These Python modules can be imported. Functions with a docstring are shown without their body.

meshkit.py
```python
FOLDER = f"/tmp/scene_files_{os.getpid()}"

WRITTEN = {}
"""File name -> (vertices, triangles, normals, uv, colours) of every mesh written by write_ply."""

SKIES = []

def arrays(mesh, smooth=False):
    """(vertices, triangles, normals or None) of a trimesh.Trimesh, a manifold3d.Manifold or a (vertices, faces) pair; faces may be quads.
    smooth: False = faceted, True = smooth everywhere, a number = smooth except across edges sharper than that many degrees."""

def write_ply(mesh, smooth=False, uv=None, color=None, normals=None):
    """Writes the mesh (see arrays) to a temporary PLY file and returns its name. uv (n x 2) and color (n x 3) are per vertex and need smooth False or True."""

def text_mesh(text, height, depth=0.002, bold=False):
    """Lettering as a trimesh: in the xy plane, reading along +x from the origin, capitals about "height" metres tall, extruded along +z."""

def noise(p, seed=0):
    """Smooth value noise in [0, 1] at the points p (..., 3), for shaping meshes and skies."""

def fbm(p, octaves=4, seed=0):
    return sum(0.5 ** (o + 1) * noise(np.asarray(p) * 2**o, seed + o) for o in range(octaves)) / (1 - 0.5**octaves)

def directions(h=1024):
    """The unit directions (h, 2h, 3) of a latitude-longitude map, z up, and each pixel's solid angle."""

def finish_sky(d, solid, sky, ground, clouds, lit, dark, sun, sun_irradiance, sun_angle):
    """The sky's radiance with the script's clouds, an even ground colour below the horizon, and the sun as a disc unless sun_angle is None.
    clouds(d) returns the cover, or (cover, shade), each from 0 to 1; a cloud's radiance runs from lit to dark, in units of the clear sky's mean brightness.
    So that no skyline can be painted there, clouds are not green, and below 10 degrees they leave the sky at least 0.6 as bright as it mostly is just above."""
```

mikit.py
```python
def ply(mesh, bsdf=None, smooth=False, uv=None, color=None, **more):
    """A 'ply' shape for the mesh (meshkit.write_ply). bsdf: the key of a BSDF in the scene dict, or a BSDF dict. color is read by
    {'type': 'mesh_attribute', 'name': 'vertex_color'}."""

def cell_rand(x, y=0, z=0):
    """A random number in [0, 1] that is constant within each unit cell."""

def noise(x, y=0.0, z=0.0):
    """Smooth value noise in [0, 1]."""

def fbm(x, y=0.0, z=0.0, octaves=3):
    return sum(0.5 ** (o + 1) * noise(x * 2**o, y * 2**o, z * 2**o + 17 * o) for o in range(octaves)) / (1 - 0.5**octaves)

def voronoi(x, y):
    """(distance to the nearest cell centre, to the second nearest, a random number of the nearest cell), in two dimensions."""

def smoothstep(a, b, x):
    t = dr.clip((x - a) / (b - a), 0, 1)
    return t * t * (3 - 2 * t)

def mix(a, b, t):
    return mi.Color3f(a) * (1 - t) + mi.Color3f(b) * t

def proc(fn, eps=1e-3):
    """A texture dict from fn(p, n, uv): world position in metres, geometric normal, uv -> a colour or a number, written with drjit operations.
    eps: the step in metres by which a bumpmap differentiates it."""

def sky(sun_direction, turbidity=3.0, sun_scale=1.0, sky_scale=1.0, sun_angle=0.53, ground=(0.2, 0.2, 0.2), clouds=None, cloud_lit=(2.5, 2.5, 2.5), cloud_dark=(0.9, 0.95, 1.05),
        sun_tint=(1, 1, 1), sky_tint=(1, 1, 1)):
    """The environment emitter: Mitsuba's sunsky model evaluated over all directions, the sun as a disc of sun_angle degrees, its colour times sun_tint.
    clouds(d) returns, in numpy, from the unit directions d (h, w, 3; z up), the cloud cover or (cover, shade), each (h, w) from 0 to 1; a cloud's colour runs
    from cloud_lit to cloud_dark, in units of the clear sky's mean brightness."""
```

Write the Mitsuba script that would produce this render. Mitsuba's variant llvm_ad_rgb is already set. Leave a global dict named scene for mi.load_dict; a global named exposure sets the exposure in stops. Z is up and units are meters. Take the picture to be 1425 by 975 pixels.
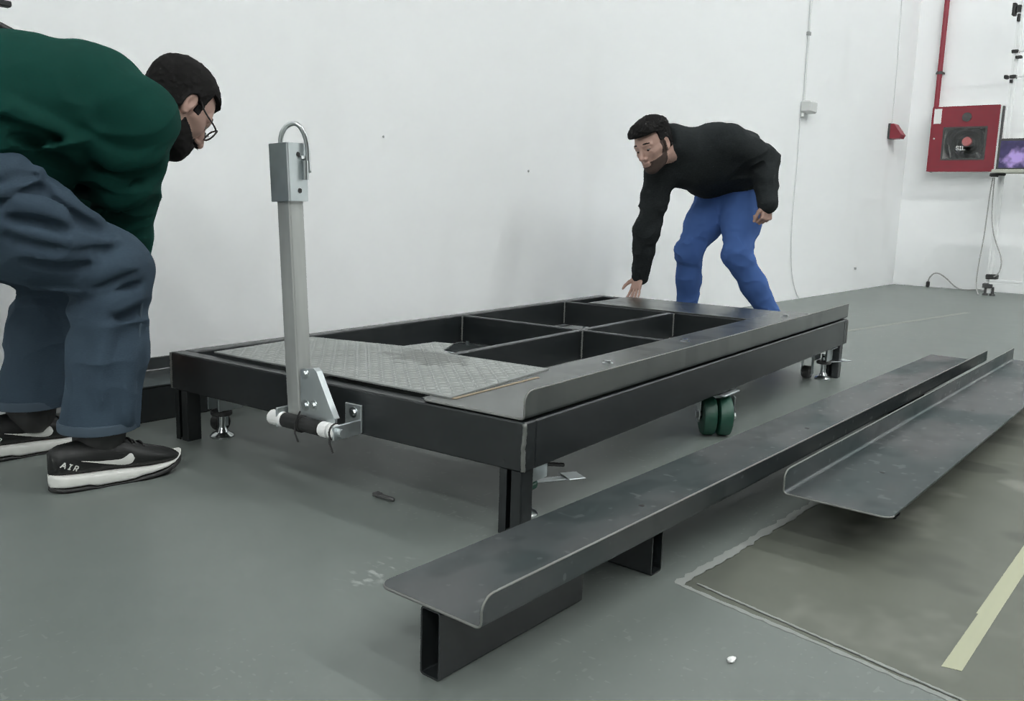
import math, random
import numpy as np, trimesh, mitsuba as mi, mikit, meshkit, drjit as dr
import manifold3d as m3
from shapely.geometry import Polygon, Point, box as sbox
from shapely import affinity
from mikit import proc, fbm, noise, smoothstep, mix, voronoi

# ------------------------------------------------------------------ camera, light, exposure
# x runs along the long white wall, y towards it, z up; metres
T = mi.ScalarTransform4f
scene, labels = {}, {}
RIGHT = np.array([0.645707, -0.763000, 0.029903])
UP = np.array([0.106337, 0.128632, 0.985975])
FWD = np.array([0.756145, 0.633471, -0.164194])
M = np.eye(4)
M[:3, 0], M[:3, 1], M[:3, 2], M[:3, 3] = -RIGHT, UP, FWD, [0, 0, 0.64]
scene['camera'] = {'type': 'perspective', 'fov': 60.338, 'fov_axis': 'x', 'near_clip': 0.02, 'far_clip': 60.0,
                   'to_world': T(M.tolist())}
exposure = 0.66
LAMP = 24.0
LAMP_COLOR = (0.97, 1.0, 0.985)
WALL_Y, END_X, CEIL = 2.609, 8.688, 6.5
LAMP_ROWS = (-11.4, -7.3, -3.2, 0.95, 5.10)   # strip lights across the hall, at right angles to the long wall
LAMP_PLACE = ('at the closed end of the hall', 'well behind the camera', 'just behind the camera', 'above the front ends of the loose rails',
              'beyond the far end of the trolley')
LAMP_GAIN = (1.1, 1.1, 1.4, 0.8, 1.75)      # twin-tube fittings: some run dimmer than others
LAMP_Y = (-7.2, 0.0)


def rgb(*c):
    return {'type': 'rgb', 'value': list(c)}


def principled(color, rough=0.5, metallic=0.0, spec=0.5, **k):
    c = color if isinstance(color, dict) else rgb(*color)
    return {'type': 'principled', 'base_color': c, 'roughness': rough, 'metallic': metallic, 'specular': spec, **k}


def two(b):
    return {'type': 'twosided', 'bsdf': b}


MATS = {}


def mat(name, b):
    scene['m_' + name] = b
    MATS[name] = 'm_' + name


# ------------------------------------------------------------------ materials
def f_floor(p, n, uv):
    big = fbm(p.x * 0.9 + 3, p.y * 0.9, 0.0, 3)
    fine = fbm(p.x * 14, p.y * 14, 0.0, 3)
    grit = smoothstep(0.86, 0.93, noise(p.x * 130, p.y * 130)) * smoothstep(0.60, 0.78, noise(p.x * 3.1, p.y * 3.1 + 9))
    # scuffed chalky patch and stray dust
    sx, sy = (p.x - 0.97) / 0.11, (p.y - 1.10) / 0.055
    scuff = smoothstep(1.0, 0.35, dr.sqrt(sx * sx + sy * sy)) * smoothstep(0.50, 0.80, fbm(p.x * 80, p.y * 45, 0.0, 3))
    c = mix((0.102, 0.118, 0.110), (0.133, 0.148, 0.139), big * 0.7 + fine * 0.3)
    c = mix(c, (0.40, 0.41, 0.40), dr.clip(grit * 0.10 + scuff * 0.40, 0, 1))
    return c


def f_concrete(p, n, uv):
    big = fbm(p.x * 2.2, p.y * 2.2, 1.0, 4)
    mid = fbm(p.x * 9 + 5, p.y * 7, 0.0, 4)
    pale = smoothstep(0.56, 0.78, fbm(p.x * 5 + 40, p.y * 6 + 11, 0.0, 4))
    dark = smoothstep(0.58, 0.75, fbm(p.x * 6 + 90, p.y * 4 + 31, 0.0, 3))
    c = mix((0.080, 0.087, 0.070), (0.130, 0.135, 0.114), big * 0.6 + mid * 0.4)
    c = mix(c, (0.22, 0.22, 0.195), pale * 0.65)
    c = mix(c, (0.06, 0.064, 0.055), dark * 0.55)
    return c


def f_wall(p, n, uv):
    a = fbm(p.x * 0.8, p.y * 0.8, p.z * 0.8, 3)
    s = smoothstep(0.62, 0.8, fbm(p.x * 3 + 7, p.y * 3, p.z * 1.1, 3))
    c = mix((0.835, 0.845, 0.85), (0.87, 0.875, 0.88), a)
    return mix(c, (0.78, 0.785, 0.785), s * 0.35)


def f_steel(p, n, uv):
    a = fbm(p.x * 5, p.y * 5, p.z * 5, 4)
    b = smoothstep(0.55, 0.75, fbm(p.x * 9 + 20, p.y * 14, p.z * 9, 3))
    s = smoothstep(0.80, 0.9, noise(p.x * 60, p.y * 60, p.z * 60)) * 0.25
    c = mix((0.016, 0.023, 0.024), (0.040, 0.042, 0.044), a)
    c = mix(c, (0.012, 0.018, 0.019), b * 0.7)
    return mix(c, (0.12, 0.125, 0.125), s)


def f_steel_s(p, n, uv):
    a = fbm(p.x * 5 + 3, p.y * 9, p.z * 9, 4)
    return mix((0.62, 0.70, 0.70), (1.0, 1.0, 1.0), smoothstep(0.36, 0.62, a))


def f_plate(p, n, uv):
    a = fbm(p.x * 4, p.y * 4, p.z * 4, 4)
    b = smoothstep(0.5, 0.75, fbm(p.x * 12 + 20, p.y * 12, 0.0, 3))
    c = mix((0.032, 0.038, 0.035), (0.054, 0.059, 0.054), a)
    return mix(c, (0.024, 0.028, 0.027), b * 0.5)


def f_tread(p, n, uv):
    a = fbm(p.x * 5, p.y * 5, 0.0, 4)
    b = fbm(p.x * 30, p.y * 30, 0.0, 3)
    sx, sy = (p.x - 1.565) / 0.10, (p.y - 1.60) / 0.17
    dirt = smoothstep(1.0, 0.5, dr.sqrt(sx * sx + sy * sy) + (b - 0.5) * 0.9)
    c = mix((0.175, 0.186, 0.18), (0.265, 0.275, 0.266), a * 0.6 + b * 0.4)
    return mix(c, (0.11, 0.115, 0.11), dirt * 0.75)


def f_frame(p, n, uv):
    a = fbm(p.x * 6, p.y * 6, p.z * 10, 3)
    return mix((0.008, 0.010, 0.011), (0.016, 0.018, 0.019), a)


def f_zinc(p, n, uv):
    a = fbm(p.x * 30, p.y * 30, p.z * 22, 3)
    return mix((0.46, 0.50, 0.51), (0.62, 0.66, 0.67), a)


def f_tube(p, n, uv):
    a = fbm(p.x * 60, p.y * 60, p.z * 5, 3)
    return mix((0.36, 0.37, 0.36), (0.48, 0.49, 0.475), a)


def f_denim(p, n, uv):
    a = fbm(p.x * 10, p.y * 10, p.z * 6, 4)
    w = noise(p.x * 300, p.y * 300, p.z * 420)
    c = mix((0.018, 0.031, 0.047), (0.036, 0.057, 0.080), a)
    return mix(c, (0.055, 0.08, 0.105), w * 0.22)


def f_bluejean(p, n, uv):
    a = fbm(p.x * 12, p.y * 12, p.z * 7, 4)
    return mix((0.038, 0.082, 0.230), (0.058, 0.118, 0.310), a)


def f_green(p, n, uv):
    a = fbm(p.x * 14, p.y * 14, p.z * 14, 3)
    w = noise(p.x * 380, p.y * 380, p.z * 380)
    return mix((0.002, 0.025, 0.019), (0.004, 0.036, 0.028), a * 0.7 + w * 0.3)


def f_black(p, n, uv):
    w = noise(p.x * 200, p.y * 200, p.z * 200)
    return mix((0.009, 0.011, 0.012), (0.016, 0.019, 0.020), w)


def f_skin(p, n, uv):
    a = fbm(p.x * 40, p.y * 40, p.z * 40, 3)
    return mix((0.31, 0.19, 0.155), (0.41, 0.265, 0.22), a)


def f_screen(p, n, uv):
    d = dr.sqrt(dr.square((p.y - 1.585) / 0.10) + dr.square((p.z - 1.11) / 0.10))
    a = fbm(p.y * 18, p.z * 18, 0.0, 3)
    c = mix((0.015, 0.011, 0.05), (0.065, 0.05, 0.16), a)
    return mix(c, (0.45, 0.32, 0.70), smoothstep(0.95, 0.3, d + (a - 0.5) * 1.1))


def millscale(diffuse, gloss, ior, alpha):
    """hot-rolled steel under its dark scale: nearly black, with a broad sheen that strengthens at grazing angles"""
    return {'type': 'roughplastic', 'distribution': 'beckmann', 'int_ior': ior, 'alpha': alpha, 'nonlinear': False,
            'diffuse_reflectance': diffuse, 'specular_reflectance': gloss if isinstance(gloss, dict) else rgb(gloss, gloss, gloss)}


def bumped(b, fn, scale, eps=1e-3):
    return {'type': 'bumpmap', 'arbitrary': proc(fn, eps), 'scale': scale, 'bsdf': b}


mat('floor', principled(proc(f_floor), 0.42, 0.0, 0.7))
mat('concrete', principled(proc(f_concrete), 0.55, 0.0, 0.4))
mat('wall', two({'type': 'diffuse', 'reflectance': proc(f_wall)}))
mat('greywall', two({'type': 'diffuse', 'reflectance': rgb(0.25, 0.26, 0.26)}))
mat('ceiling', two({'type': 'diffuse', 'reflectance': rgb(0.45, 0.46, 0.46)}))
mat('steel', two(millscale(proc(f_steel), proc(f_steel_s), 1.58, 0.15)))
mat('plate', two(millscale(proc(f_plate), 1.0, 2.25, 0.16)))
mat('tread', two(principled(proc(f_tread), 0.45, 0.35, 0.5)))
mat('lug', two(principled(proc(lambda p, n, uv: f_tread(p, n, uv) * 1.3), 0.42, 0.35, 0.5)))
mat('frame', two(millscale(proc(f_frame), 1.0, 1.52, 0.16)))
mat('weld', principled((0.19, 0.195, 0.185), 0.5, 0.6))
mat('zinc', two(principled(proc(f_zinc), 0.33, 0.85)))
mat('chrome', two(principled((0.66, 0.69, 0.69), 0.2, 1.0)))
mat('tube', two(principled(proc(f_tube), 0.40, 0.6)))
mat('rubber', principled((0.012, 0.012, 0.012), 0.55))
mat('greenwheel', principled((0.008, 0.048, 0.031), 0.45))
mat('tape', principled((0.33, 0.335, 0.235), 0.6))
mat('fadedtape', principled((0.165, 0.175, 0.16), 0.6))
mat('chalk', principled((0.21, 0.22, 0.21), 0.8))
mat('tan', principled((0.21, 0.165, 0.115), 0.7))
mat('denim', two(principled(proc(f_denim), 0.85, 0.0, 0.2)))
mat('seam', principled((0.05, 0.07, 0.092), 0.85, 0.0, 0.2))
mat('bluejean', two(principled(proc(f_bluejean), 0.85, 0.0, 0.2)))
mat('green', two(principled(proc(f_green), 0.9, 0.0, 0.12)))
mat('black', two(principled(proc(f_black), 0.9, 0.0, 0.15)))
mat('skin', principled(proc(f_skin), 0.5, 0.0, 0.35))
mat('hair', principled((0.006, 0.0055, 0.0055), 0.8, 0.0, 0.12))
mat('stubble', principled((0.045, 0.030, 0.025), 0.65, 0.0, 0.2))
mat('lip', principled((0.30, 0.13, 0.11), 0.45))
mat('eye', principled((0.20, 0.18, 0.17), 0.4))
mat('iris', principled((0.015, 0.010, 0.008), 0.15))
mat('specs', principled((0.02, 0.018, 0.018), 0.3))
mat('glass', {'type': 'thindielectric', 'int_ior': 1.5})
mat('shoe', principled((0.006, 0.0065, 0.0065), 0.5, 0.0, 0.35))
mat('shoe_white', principled((0.60, 0.60, 0.57), 0.5))
mat('outsole', principled((0.02, 0.02, 0.02), 0.6))
mat('red', principled((0.20, 0.016, 0.028), 0.4))
mat('redpipe', principled((0.22, 0.020, 0.034), 0.4))
mat('darkgrey', principled((0.05, 0.05, 0.05), 0.5))
mat('hose', principled((0.80, 0.81, 0.76), 0.6))
mat('reelred', principled((0.45, 0.10, 0.10), 0.5))
mat('cabinet_inside', principled((0.85, 0.86, 0.83), 0.6))
mat('white', principled((0.72, 0.72, 0.71), 0.5))
mat('offwhite', principled((0.55, 0.56, 0.55), 0.5))
mat('wire', principled((0.66, 0.67, 0.67), 0.6))
mat('cord', principled((0.36, 0.36, 0.35), 0.6))
mat('alu', two(principled((0.78, 0.79, 0.79), 0.45, 0.2)))
mat('shelf', principled((0.42, 0.43, 0.37), 0.5))
mat('screen', principled(proc(f_screen), 0.25))
mat('fitting', principled((0.30, 0.31, 0.31), 0.5))
mat('brown', principled((0.09, 0.07, 0.05), 0.7))


# ------------------------------------------------------------------ small mesh helpers
def cat(*ms):
    return trimesh.util.concatenate([m for m in ms if m is not None])


def tm(v, f):
    return trimesh.Trimesh(np.asarray(v, float), np.asarray(f, int), process=False)


def bx(x0, x1, y0, y1, z0, z1, c=0.0):
    """a box, its edges chamfered by c"""
    lo, hi = np.array([x0, y0, z0], float), np.array([x1, y1, z1], float)
    c = min(c, 0.49 * (hi - lo).min())
    if c <= 0:
        v = np.array([[(lo, hi)[i][0], (lo, hi)[j][1], (lo, hi)[k][2]] for i in (0, 1) for j in (0, 1) for k in (0, 1)])
    else:
        v = []
        for ax in range(3):
            a, b = lo + c, hi - c
            a[ax], b[ax] = lo[ax], hi[ax]
            v += [[(a, b)[i][0], (a, b)[j][1], (a, b)[k][2]] for i in (0, 1) for j in (0, 1) for k in (0, 1)]
    return trimesh.convex.convex_hull(np.array(v))


def frame_of(d):
    d = np.asarray(d, float) / np.linalg.norm(d)
    a = np.cross(d, [0, 0, 1] if abs(d[2]) < 0.9 else [1, 0, 0])
    a /= np.linalg.norm(a)
    return d, a, np.cross(d, a)


def sweep(pts, r, n=12, caps=True):
    """a round tube along points; r one radius or one per point"""
    pts = np.asarray(pts, float)
    r = np.broadcast_to(r, len(pts))
    tan = np.gradient(pts, axis=0)
    tan /= np.linalg.norm(tan, axis=1, keepdims=True)
    _, a, b = frame_of(tan[0])
    rings = []
    for p, t, q in zip(pts, tan, r):
        a = a - t * (a @ t)
        a /= np.linalg.norm(a)
        b = np.cross(t, a)
        th = np.arange(n) * 2 * np.pi / n
        rings.append(p + q * (np.cos(th)[:, None] * a + np.sin(th)[:, None] * b))
    v = np.vstack(rings)
    f = []
    for i in range(len(pts) - 1):
        for k in range(n):
            a0, a1 = i * n + k, i * n + (k + 1) % n
            f += [[a0, a1, a1 + n], [a0, a1 + n, a0 + n]]
    if caps:
        v = np.vstack([v, pts[0], pts[-1]])
        for k in range(n):
            f += [[len(v) - 2, (k + 1) % n, k], [len(v) - 1, (len(pts) - 1) * n + k, (len(pts) - 1) * n + (k + 1) % n]]
    return tm(v, f)


def cyl(a, b, r, n=20, r2=None):
    return sweep([a, b], [r, r if r2 is None else r2], n)


def lathe(profile, a, d, n=28):
    """profile [(radius, height)] turned about the axis from a along d"""
    d, u, w = frame_of(d)
    th = np.arange(n) * 2 * np.pi / n
    v = np.vstack([np.asarray(a) + d * h + max(r, 1e-5) * (np.cos(th)[:, None] * u + np.sin(th)[:, None] * w) for r, h in profile])
    f = []
    for i in range(len(profile) - 1):
        for k in range(n):
            a0, a1 = i * n + k, i * n + (k + 1) % n
            f += [[a0, a1, a1 + n], [a0, a1 + n, a0 + n]]
    m = tm(v, f)
    return m


def extrude(poly, h, z0=0.0):
    m = trimesh.creation.extrude_polygon(poly, h, engine='earcut')
    m.apply_translation([0, 0, z0])
    return m


def place(m, ax, ay, az, o):
    """the mesh's x, y, z laid along three directions from o"""
    R = np.eye(4)
    R[:3, 0], R[:3, 1], R[:3, 2], R[:3, 3] = ax, ay, az, o
    m = m.copy()
    m.apply_transform(R)
    return m


def rotz(m, deg, o):
    m = m.copy()
    c, s = math.cos(math.radians(deg)), math.sin(math.radians(deg))
    m.apply_transform([[c, -s, 0, o[0]], [s, c, 0, o[1]], [0, 0, 1, o[2]], [0, 0, 0, 1]])
    return m


def bolt_mesh(p, d, r=0.007, h=0.006, washer=True):
    d = np.asarray(d, float)
    hexa = cyl(np.asarray(p), np.asarray(p) + d * h, r, 6)
    if washer:
        hexa = cat(cyl(np.asarray(p), np.asarray(p) + d * 0.0015, r * 1.7, 16), hexa)
    return hexa


def spline(pts, n=40):
    from scipy.interpolate import CubicSpline
    pts = np.asarray(pts, float)
    t = np.r_[0, np.cumsum(np.linalg.norm(np.diff(pts, axis=0), axis=1))]
    return CubicSpline(t, pts)(np.linspace(0, t[-1], n))


def put(key, mesh, m, smooth=False, **lab):
    """one entry of the scene; a taken name gets the next number"""
    k, i = key, 0
    while k in scene:
        i += 1
        k = f'{key}_{i:03d}'
    scene[k] = mikit.ply(mesh, MATS[m], smooth)
    if lab:
        labels[k] = lab
    return k


def struct(key, mesh, m, smooth=False):
    return put(key, mesh, m, smooth, kind='structure')


# ------------------------------------------------------------------ the hall
X0, Y0 = -13.0, -15.0
patch = Polygon([(1.297, 0.694), (4.6, 0.660), (4.6, -3.0), (0.77, -3.0), (1.225, 0.238)])
floor_poly = Polygon([(X0, Y0), (END_X, Y0), (END_X, WALL_Y), (X0, WALL_Y)]).difference(patch)
struct('floor', extrude(floor_poly, 0.12, -0.12), 'floor')
struct('floor__concrete_patch', extrude(patch, 0.118, -0.120), 'concrete')
struct('wall_back', bx(X0 - 0.2, END_X + 0.2, WALL_Y, WALL_Y + 0.2, -0.12, CEIL), 'wall')
struct('wall_right', bx(END_X, END_X + 0.2, Y0, WALL_Y, -0.12, CEIL), 'wall')
struct('wall_left', bx(X0 - 0.2, X0, Y0, WALL_Y, -0.12, CEIL), 'greywall')
struct('wall_front', bx(X0 - 0.2, END_X + 0.2, Y0 - 0.2, Y0, -0.12, CEIL), 'greywall')
struct('ceiling', bx(X0 - 0.2, END_X + 0.2, Y0 - 0.2, WALL_Y + 0.2, CEIL, CEIL + 0.2), 'ceiling')

# the ragged edge of the paint round the bare concrete
rng = np.random.default_rng(4)


def ragged(a, b, w, n, seed, z=0.0):
    a, b = np.array(a), np.array(b)
    r = np.random.default_rng(seed)
    t = np.linspace(0, 1, n)
    d = (b - a) / np.linalg.norm(b - a)
    nn = np.array([-d[1], d[0]])
    c = a + t[:, None] * (b - a)
    up, dn = w * (0.35 + 0.65 * r.random(n)), w * (0.35 + 0.65 * r.random(n))
    poly = Polygon(np.vstack([c + nn * up[:, None], (c - nn * dn[:, None])[::-1]])).buffer(0)
    g = max(getattr(poly, 'geoms', [poly]), key=lambda q: q.area)
    return extrude(g, 0.0012, z)


struct('floor__paint_edge', cat(ragged((1.297, 0.694), (2.6, 0.681), 0.013, 90, 1, -0.0002),
                                ragged((1.297, 0.70), (1.05, -0.90), 0.007, 120, 2, -0.0002)), 'chalk')
struct('floor__paint_edge', ragged((1.322, 0.672), (1.215, 0.10), 0.0040, 76, 3, -0.0012), 'chalk')

# strip lights under the ceiling
for i, x in enumerate(LAMP_ROWS):
    t = 'ceiling_strip_light' + (f'_{i:03d}' if i else '')
    labels[t] = {'label': 'long white strip light under the ceiling ' + LAMP_PLACE[i], 'category': 'ceiling light', 'group': 'strip lights under the hall ceiling'}
    y0, y1, z = *LAMP_Y, CEIL - 0.30
    scene[t + '__housing'] = mikit.ply(cat(bx(x - 0.09, x + 0.09, y0, y1, z + 0.02, z + 0.10, 0.01),
                                           *[bx(x - 0.01, x + 0.01, y - 0.01, y + 0.01, z + 0.10, CEIL) for y in np.linspace(y0 + 0.4, y1 - 0.4, 5)]), 'm_white')
    for q, dx in enumerate((-0.045, 0.045)):
        tube = cyl((x + dx, y0 + 0.05, z), (x + dx, y1 - 0.05, z), 0.017, 8)
        scene[t + '__lamp_tube' + (f'_{q:03d}' if q else '')] = {**mikit.ply(tube, 'm_white'),
            'emitter': {'type': 'area', 'radiance': rgb(*[LAMP * LAMP_GAIN[i] * 3.2 * c for c in LAMP_COLOR])}}


# ------------------------------------------------------------------ steel sheet folded to an L
def folded(length, width, flange, th=0.004, r_near=0.022, r_far=0.004, rb=0.007):
    """plate from y=0 (free edge) to y=width, flange up at y=width; x from 0 to length; underside of plate at z=0"""
    arc = rb * math.pi / 2
    Wp = width - rb - th
    Wt = Wp + arc + flange - rb
    ws = np.unique(np.r_[0, r_near * (1 - np.cos(np.linspace(0, np.pi / 2, 8))), np.linspace(r_near, Wp, 4), Wp + np.linspace(0, arc, 7),
                         np.linspace(Wp + arc, Wt - r_near, 3), Wt - r_near * (1 - np.cos(np.linspace(0, np.pi / 2, 8))), Wt].round(6))

    def inset(w, r):
        q = min(w, Wt - w)
        return 0.0 if q >= r else r - math.sqrt(max(r * r - (r - q) ** 2, 0))

    def at(w, off):
        if w <= Wp:
            return w, th + off
        if w <= Wp + arc:
            a = (w - Wp) / rb
            return Wp + math.sin(a) * (rb - off), th + rb - math.cos(a) * (rb - off)
        return Wp + rb - off, th + rb + (w - Wp - arc)
    us = np.linspace(0, 1, 13)
    v, n, m = [], len(us), len(ws)
    for off in (0.0, -th):
        for w in ws:
            y, z = at(w, off)
            a, b = inset(w, r_near), length - inset(w, r_far)
            v += [[a + (b - a) * u, y, z] for u in us]
    f = []
    for i in range(m - 1):
        for k in range(n - 1):
            p = i * n + k
            f += [[p, p + 1, p + n + 1], [p, p + n + 1, p + n]]
            q = p + m * n
            f += [[q, q + n + 1, q + 1], [q, q + n, q + n + 1]]
    ring = [k for k in range(n)] + [i * n + n - 1 for i in range(1, m)] + [(m - 1) * n + k for k in range(n - 2, -1, -1)] + [i * n for i in range(m - 2, 0, -1)]
    for a, b in zip(ring, ring[1:] + ring[:1]):
        f += [[a, a + m * n, b + m * n], [a, b + m * n, b]]
    edge = []
    for w in ws:                                    # round the near end, then along the top of the flange
        y, z = at(w, -th / 2)
        edge.append((inset(w, r_near) - 0.0004, y, z))
    y, z = at(Wt, -th / 2)
    edge += [(x, y, z + 0.0004) for x in np.linspace(r_near + 0.02, length - 0.004, 60)]
    folded.edge = np.array(edge)
    return tm(v, f)


def cut_edge(key, flip, where, yaw, o):
    """the bare bright metal of the sheet's cut edge"""
    pts = folded.edge * [1, -1 if flip else 1, 1] + np.array(where)
    put(key + '__cut_edge', rotz(sweep(pts, 0.0020, 6), yaw, o), 'weld', True)


def box_tube(length, w, h, wall=0.003):
    """hollow section along x from 0, y from 0 to w, z from 0 to h"""
    outer = sbox(0, 0, w, h).buffer(-0.006).buffer(0.006, quad_segs=4)
    inner = sbox(wall, wall, w - wall, h - wall).buffer(-0.003).buffer(0.003, quad_segs=4)
    m = extrude(outer.difference(inner), length)
    return place(m, [0, 1, 0], [0, 0, 1], [1, 0, 0], [0, 0, 0])


# ------------------------------------------------------------------ the platform trolley
PB, PYAW = (1.258, 1.017, 0.0), 4.797
PL, PW, ZT, ZB = 2.244, 1.126, 0.232, 0.134
P = 'platform_trolley'
labels[P] = {'label': 'low black steel frame trolley on green castors with an upright tow bar', 'category': 'trolley'}


def pt(name, mesh, m, smooth=False, **lab):
    return put(name, rotz(mesh, PYAW, PB), m, smooth, **lab)


def beam(name, x0, x1, y0, y1, z0=ZB, z1=ZT):
    return pt(f'{P}__{name}', bx(x0, x1, y0, y1, z0, z1, 0.003), 'frame')


beam('end_beam', 0, 0.04, 0, PW)
beam('end_beam', PL - 0.04, PL, 0, PW)
beam('side_beam', 0.04, PL - 0.04, 0, 0.04)
beam('side_beam', 0.04, PL - 0.04, PW - 0.04, PW)
pt(P + '__centre_beam', bx(0.04, PL - 0.04, 0.575, 0.600, ZB, ZT - 0.0005, 0.002), 'frame')
for x in (1.170, 1.875):
    for a, b in ((0.04, 0.575), (0.600, PW - 0.04)):
        beam('cross_beam', x, x + 0.022, a, b)
# weld seams: outer corners and where beams meet
for x, y in ((0.0015, 0.0015), (0.0015, PW - 0.0015), (PL - 0.0015, 0.0015), (PL - 0.0015, PW - 0.0015)):
    zz = np.linspace(ZB + 0.002, ZT - 0.002, 16)
    pts = np.c_[np.full(16, x), np.full(16, y), zz] + np.r_['1', rng.normal(0, 0.0006, (16, 2)), np.zeros((16, 1))]
    pt(P + '__weld_seam', sweep(pts, 0.0042 + 0.0008 * rng.random(16), 8), 'weld', True)
for x in (1.170, 1.875):
    for y in (0.041, 0.574, 0.601, PW - 0.041):
        for q in (x - 0.0005,):
            zz = np.linspace(ZB + 0.004, ZT - 0.003, 12)
            pt(P + '__weld_seam', sweep(np.c_[np.full(12, q) + rng.normal(0, 0.0005, 12), np.full(12, y), zz], 0.0035, 8), 'weld', True)

# legs: channel with a slot down the outer face
for x, y in ((0.004, 0.006), (0.004, PW - 0.060), (PL - 0.056, 0.006), (PL - 0.056, PW - 0.060)):
    prof = sbox(0, 0, 0.042, 0.054).buffer(-0.004).buffer(0.004, quad_segs=3)
    prof = prof.difference(sbox(0.003, 0.003, 0.039, 0.051)).difference(sbox(-0.01, 0.024, 0.004, 0.035))
    pt(P + '__leg', extrude(affinity.translate(prof, x, y), ZB - 0.001, 0.0), 'frame')

# the bed: chequered plate, cover plate, folded edge rail
tread = Polygon([(0.042, 0.215), (0.042, 1.0), (0.39, 1.02), (0.458, 0.725), (0.575, 0.712), (0.590, 0.655), (0.487, 0.606), (0.45, 0.55), (0.46, 0.245)])
pt(P + '__tread_plate', extrude(tread, 0.0035, 0.2392), 'tread', label='grey chequered plate with a ragged far edge')
lugs = []
for i in range(-2, 40):
    for j in range(-2, 60):
        x, y = 0.02 + i * 0.0205, 0.2 + j * 0.0205
        if not tread.buffer(-0.009).contains(Point(x, y)):
            continue
        a = math.radians(45 if (i + j) % 2 else -45)
        u, w = np.array([math.cos(a), math.sin(a)]), np.array([-math.sin(a), math.cos(a)])
        ring = [np.array([x, y]) + u * math.cos(t) * 0.0092 + w * math.sin(t) * 0.0034 for t in np.arange(8) * math.pi / 4]
        top = [np.array([x, y]) + u * math.cos(t) * 0.0065 + w * math.sin(t) * 0.0013 for t in np.arange(8) * math.pi / 4]
        v = [[*q, 0.2424] for q in ring] + [[*q, 0.2445] for q in top]
        f = [[k, (k + 1) % 8, 8 + (k + 1) % 8] for k in range(8)] + [[k, 8 + (k + 1) % 8, 8 + k] for k in range(8)] + [[8, 8 + k, 9 + k] for k in range(1, 7)]
        lugs.append(tm(v, f))
pt(P + '__tread_plate__raised_lug', cat(*lugs), 'lug', 30, kind='stuff')
pt(P + '__wooden_strip', bx(0.045, 0.36, 0.206, 0.215, 0.2392, 0.2406, 0.0005), 'tan', label='thin tan strip beside the chequered plate')
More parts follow.
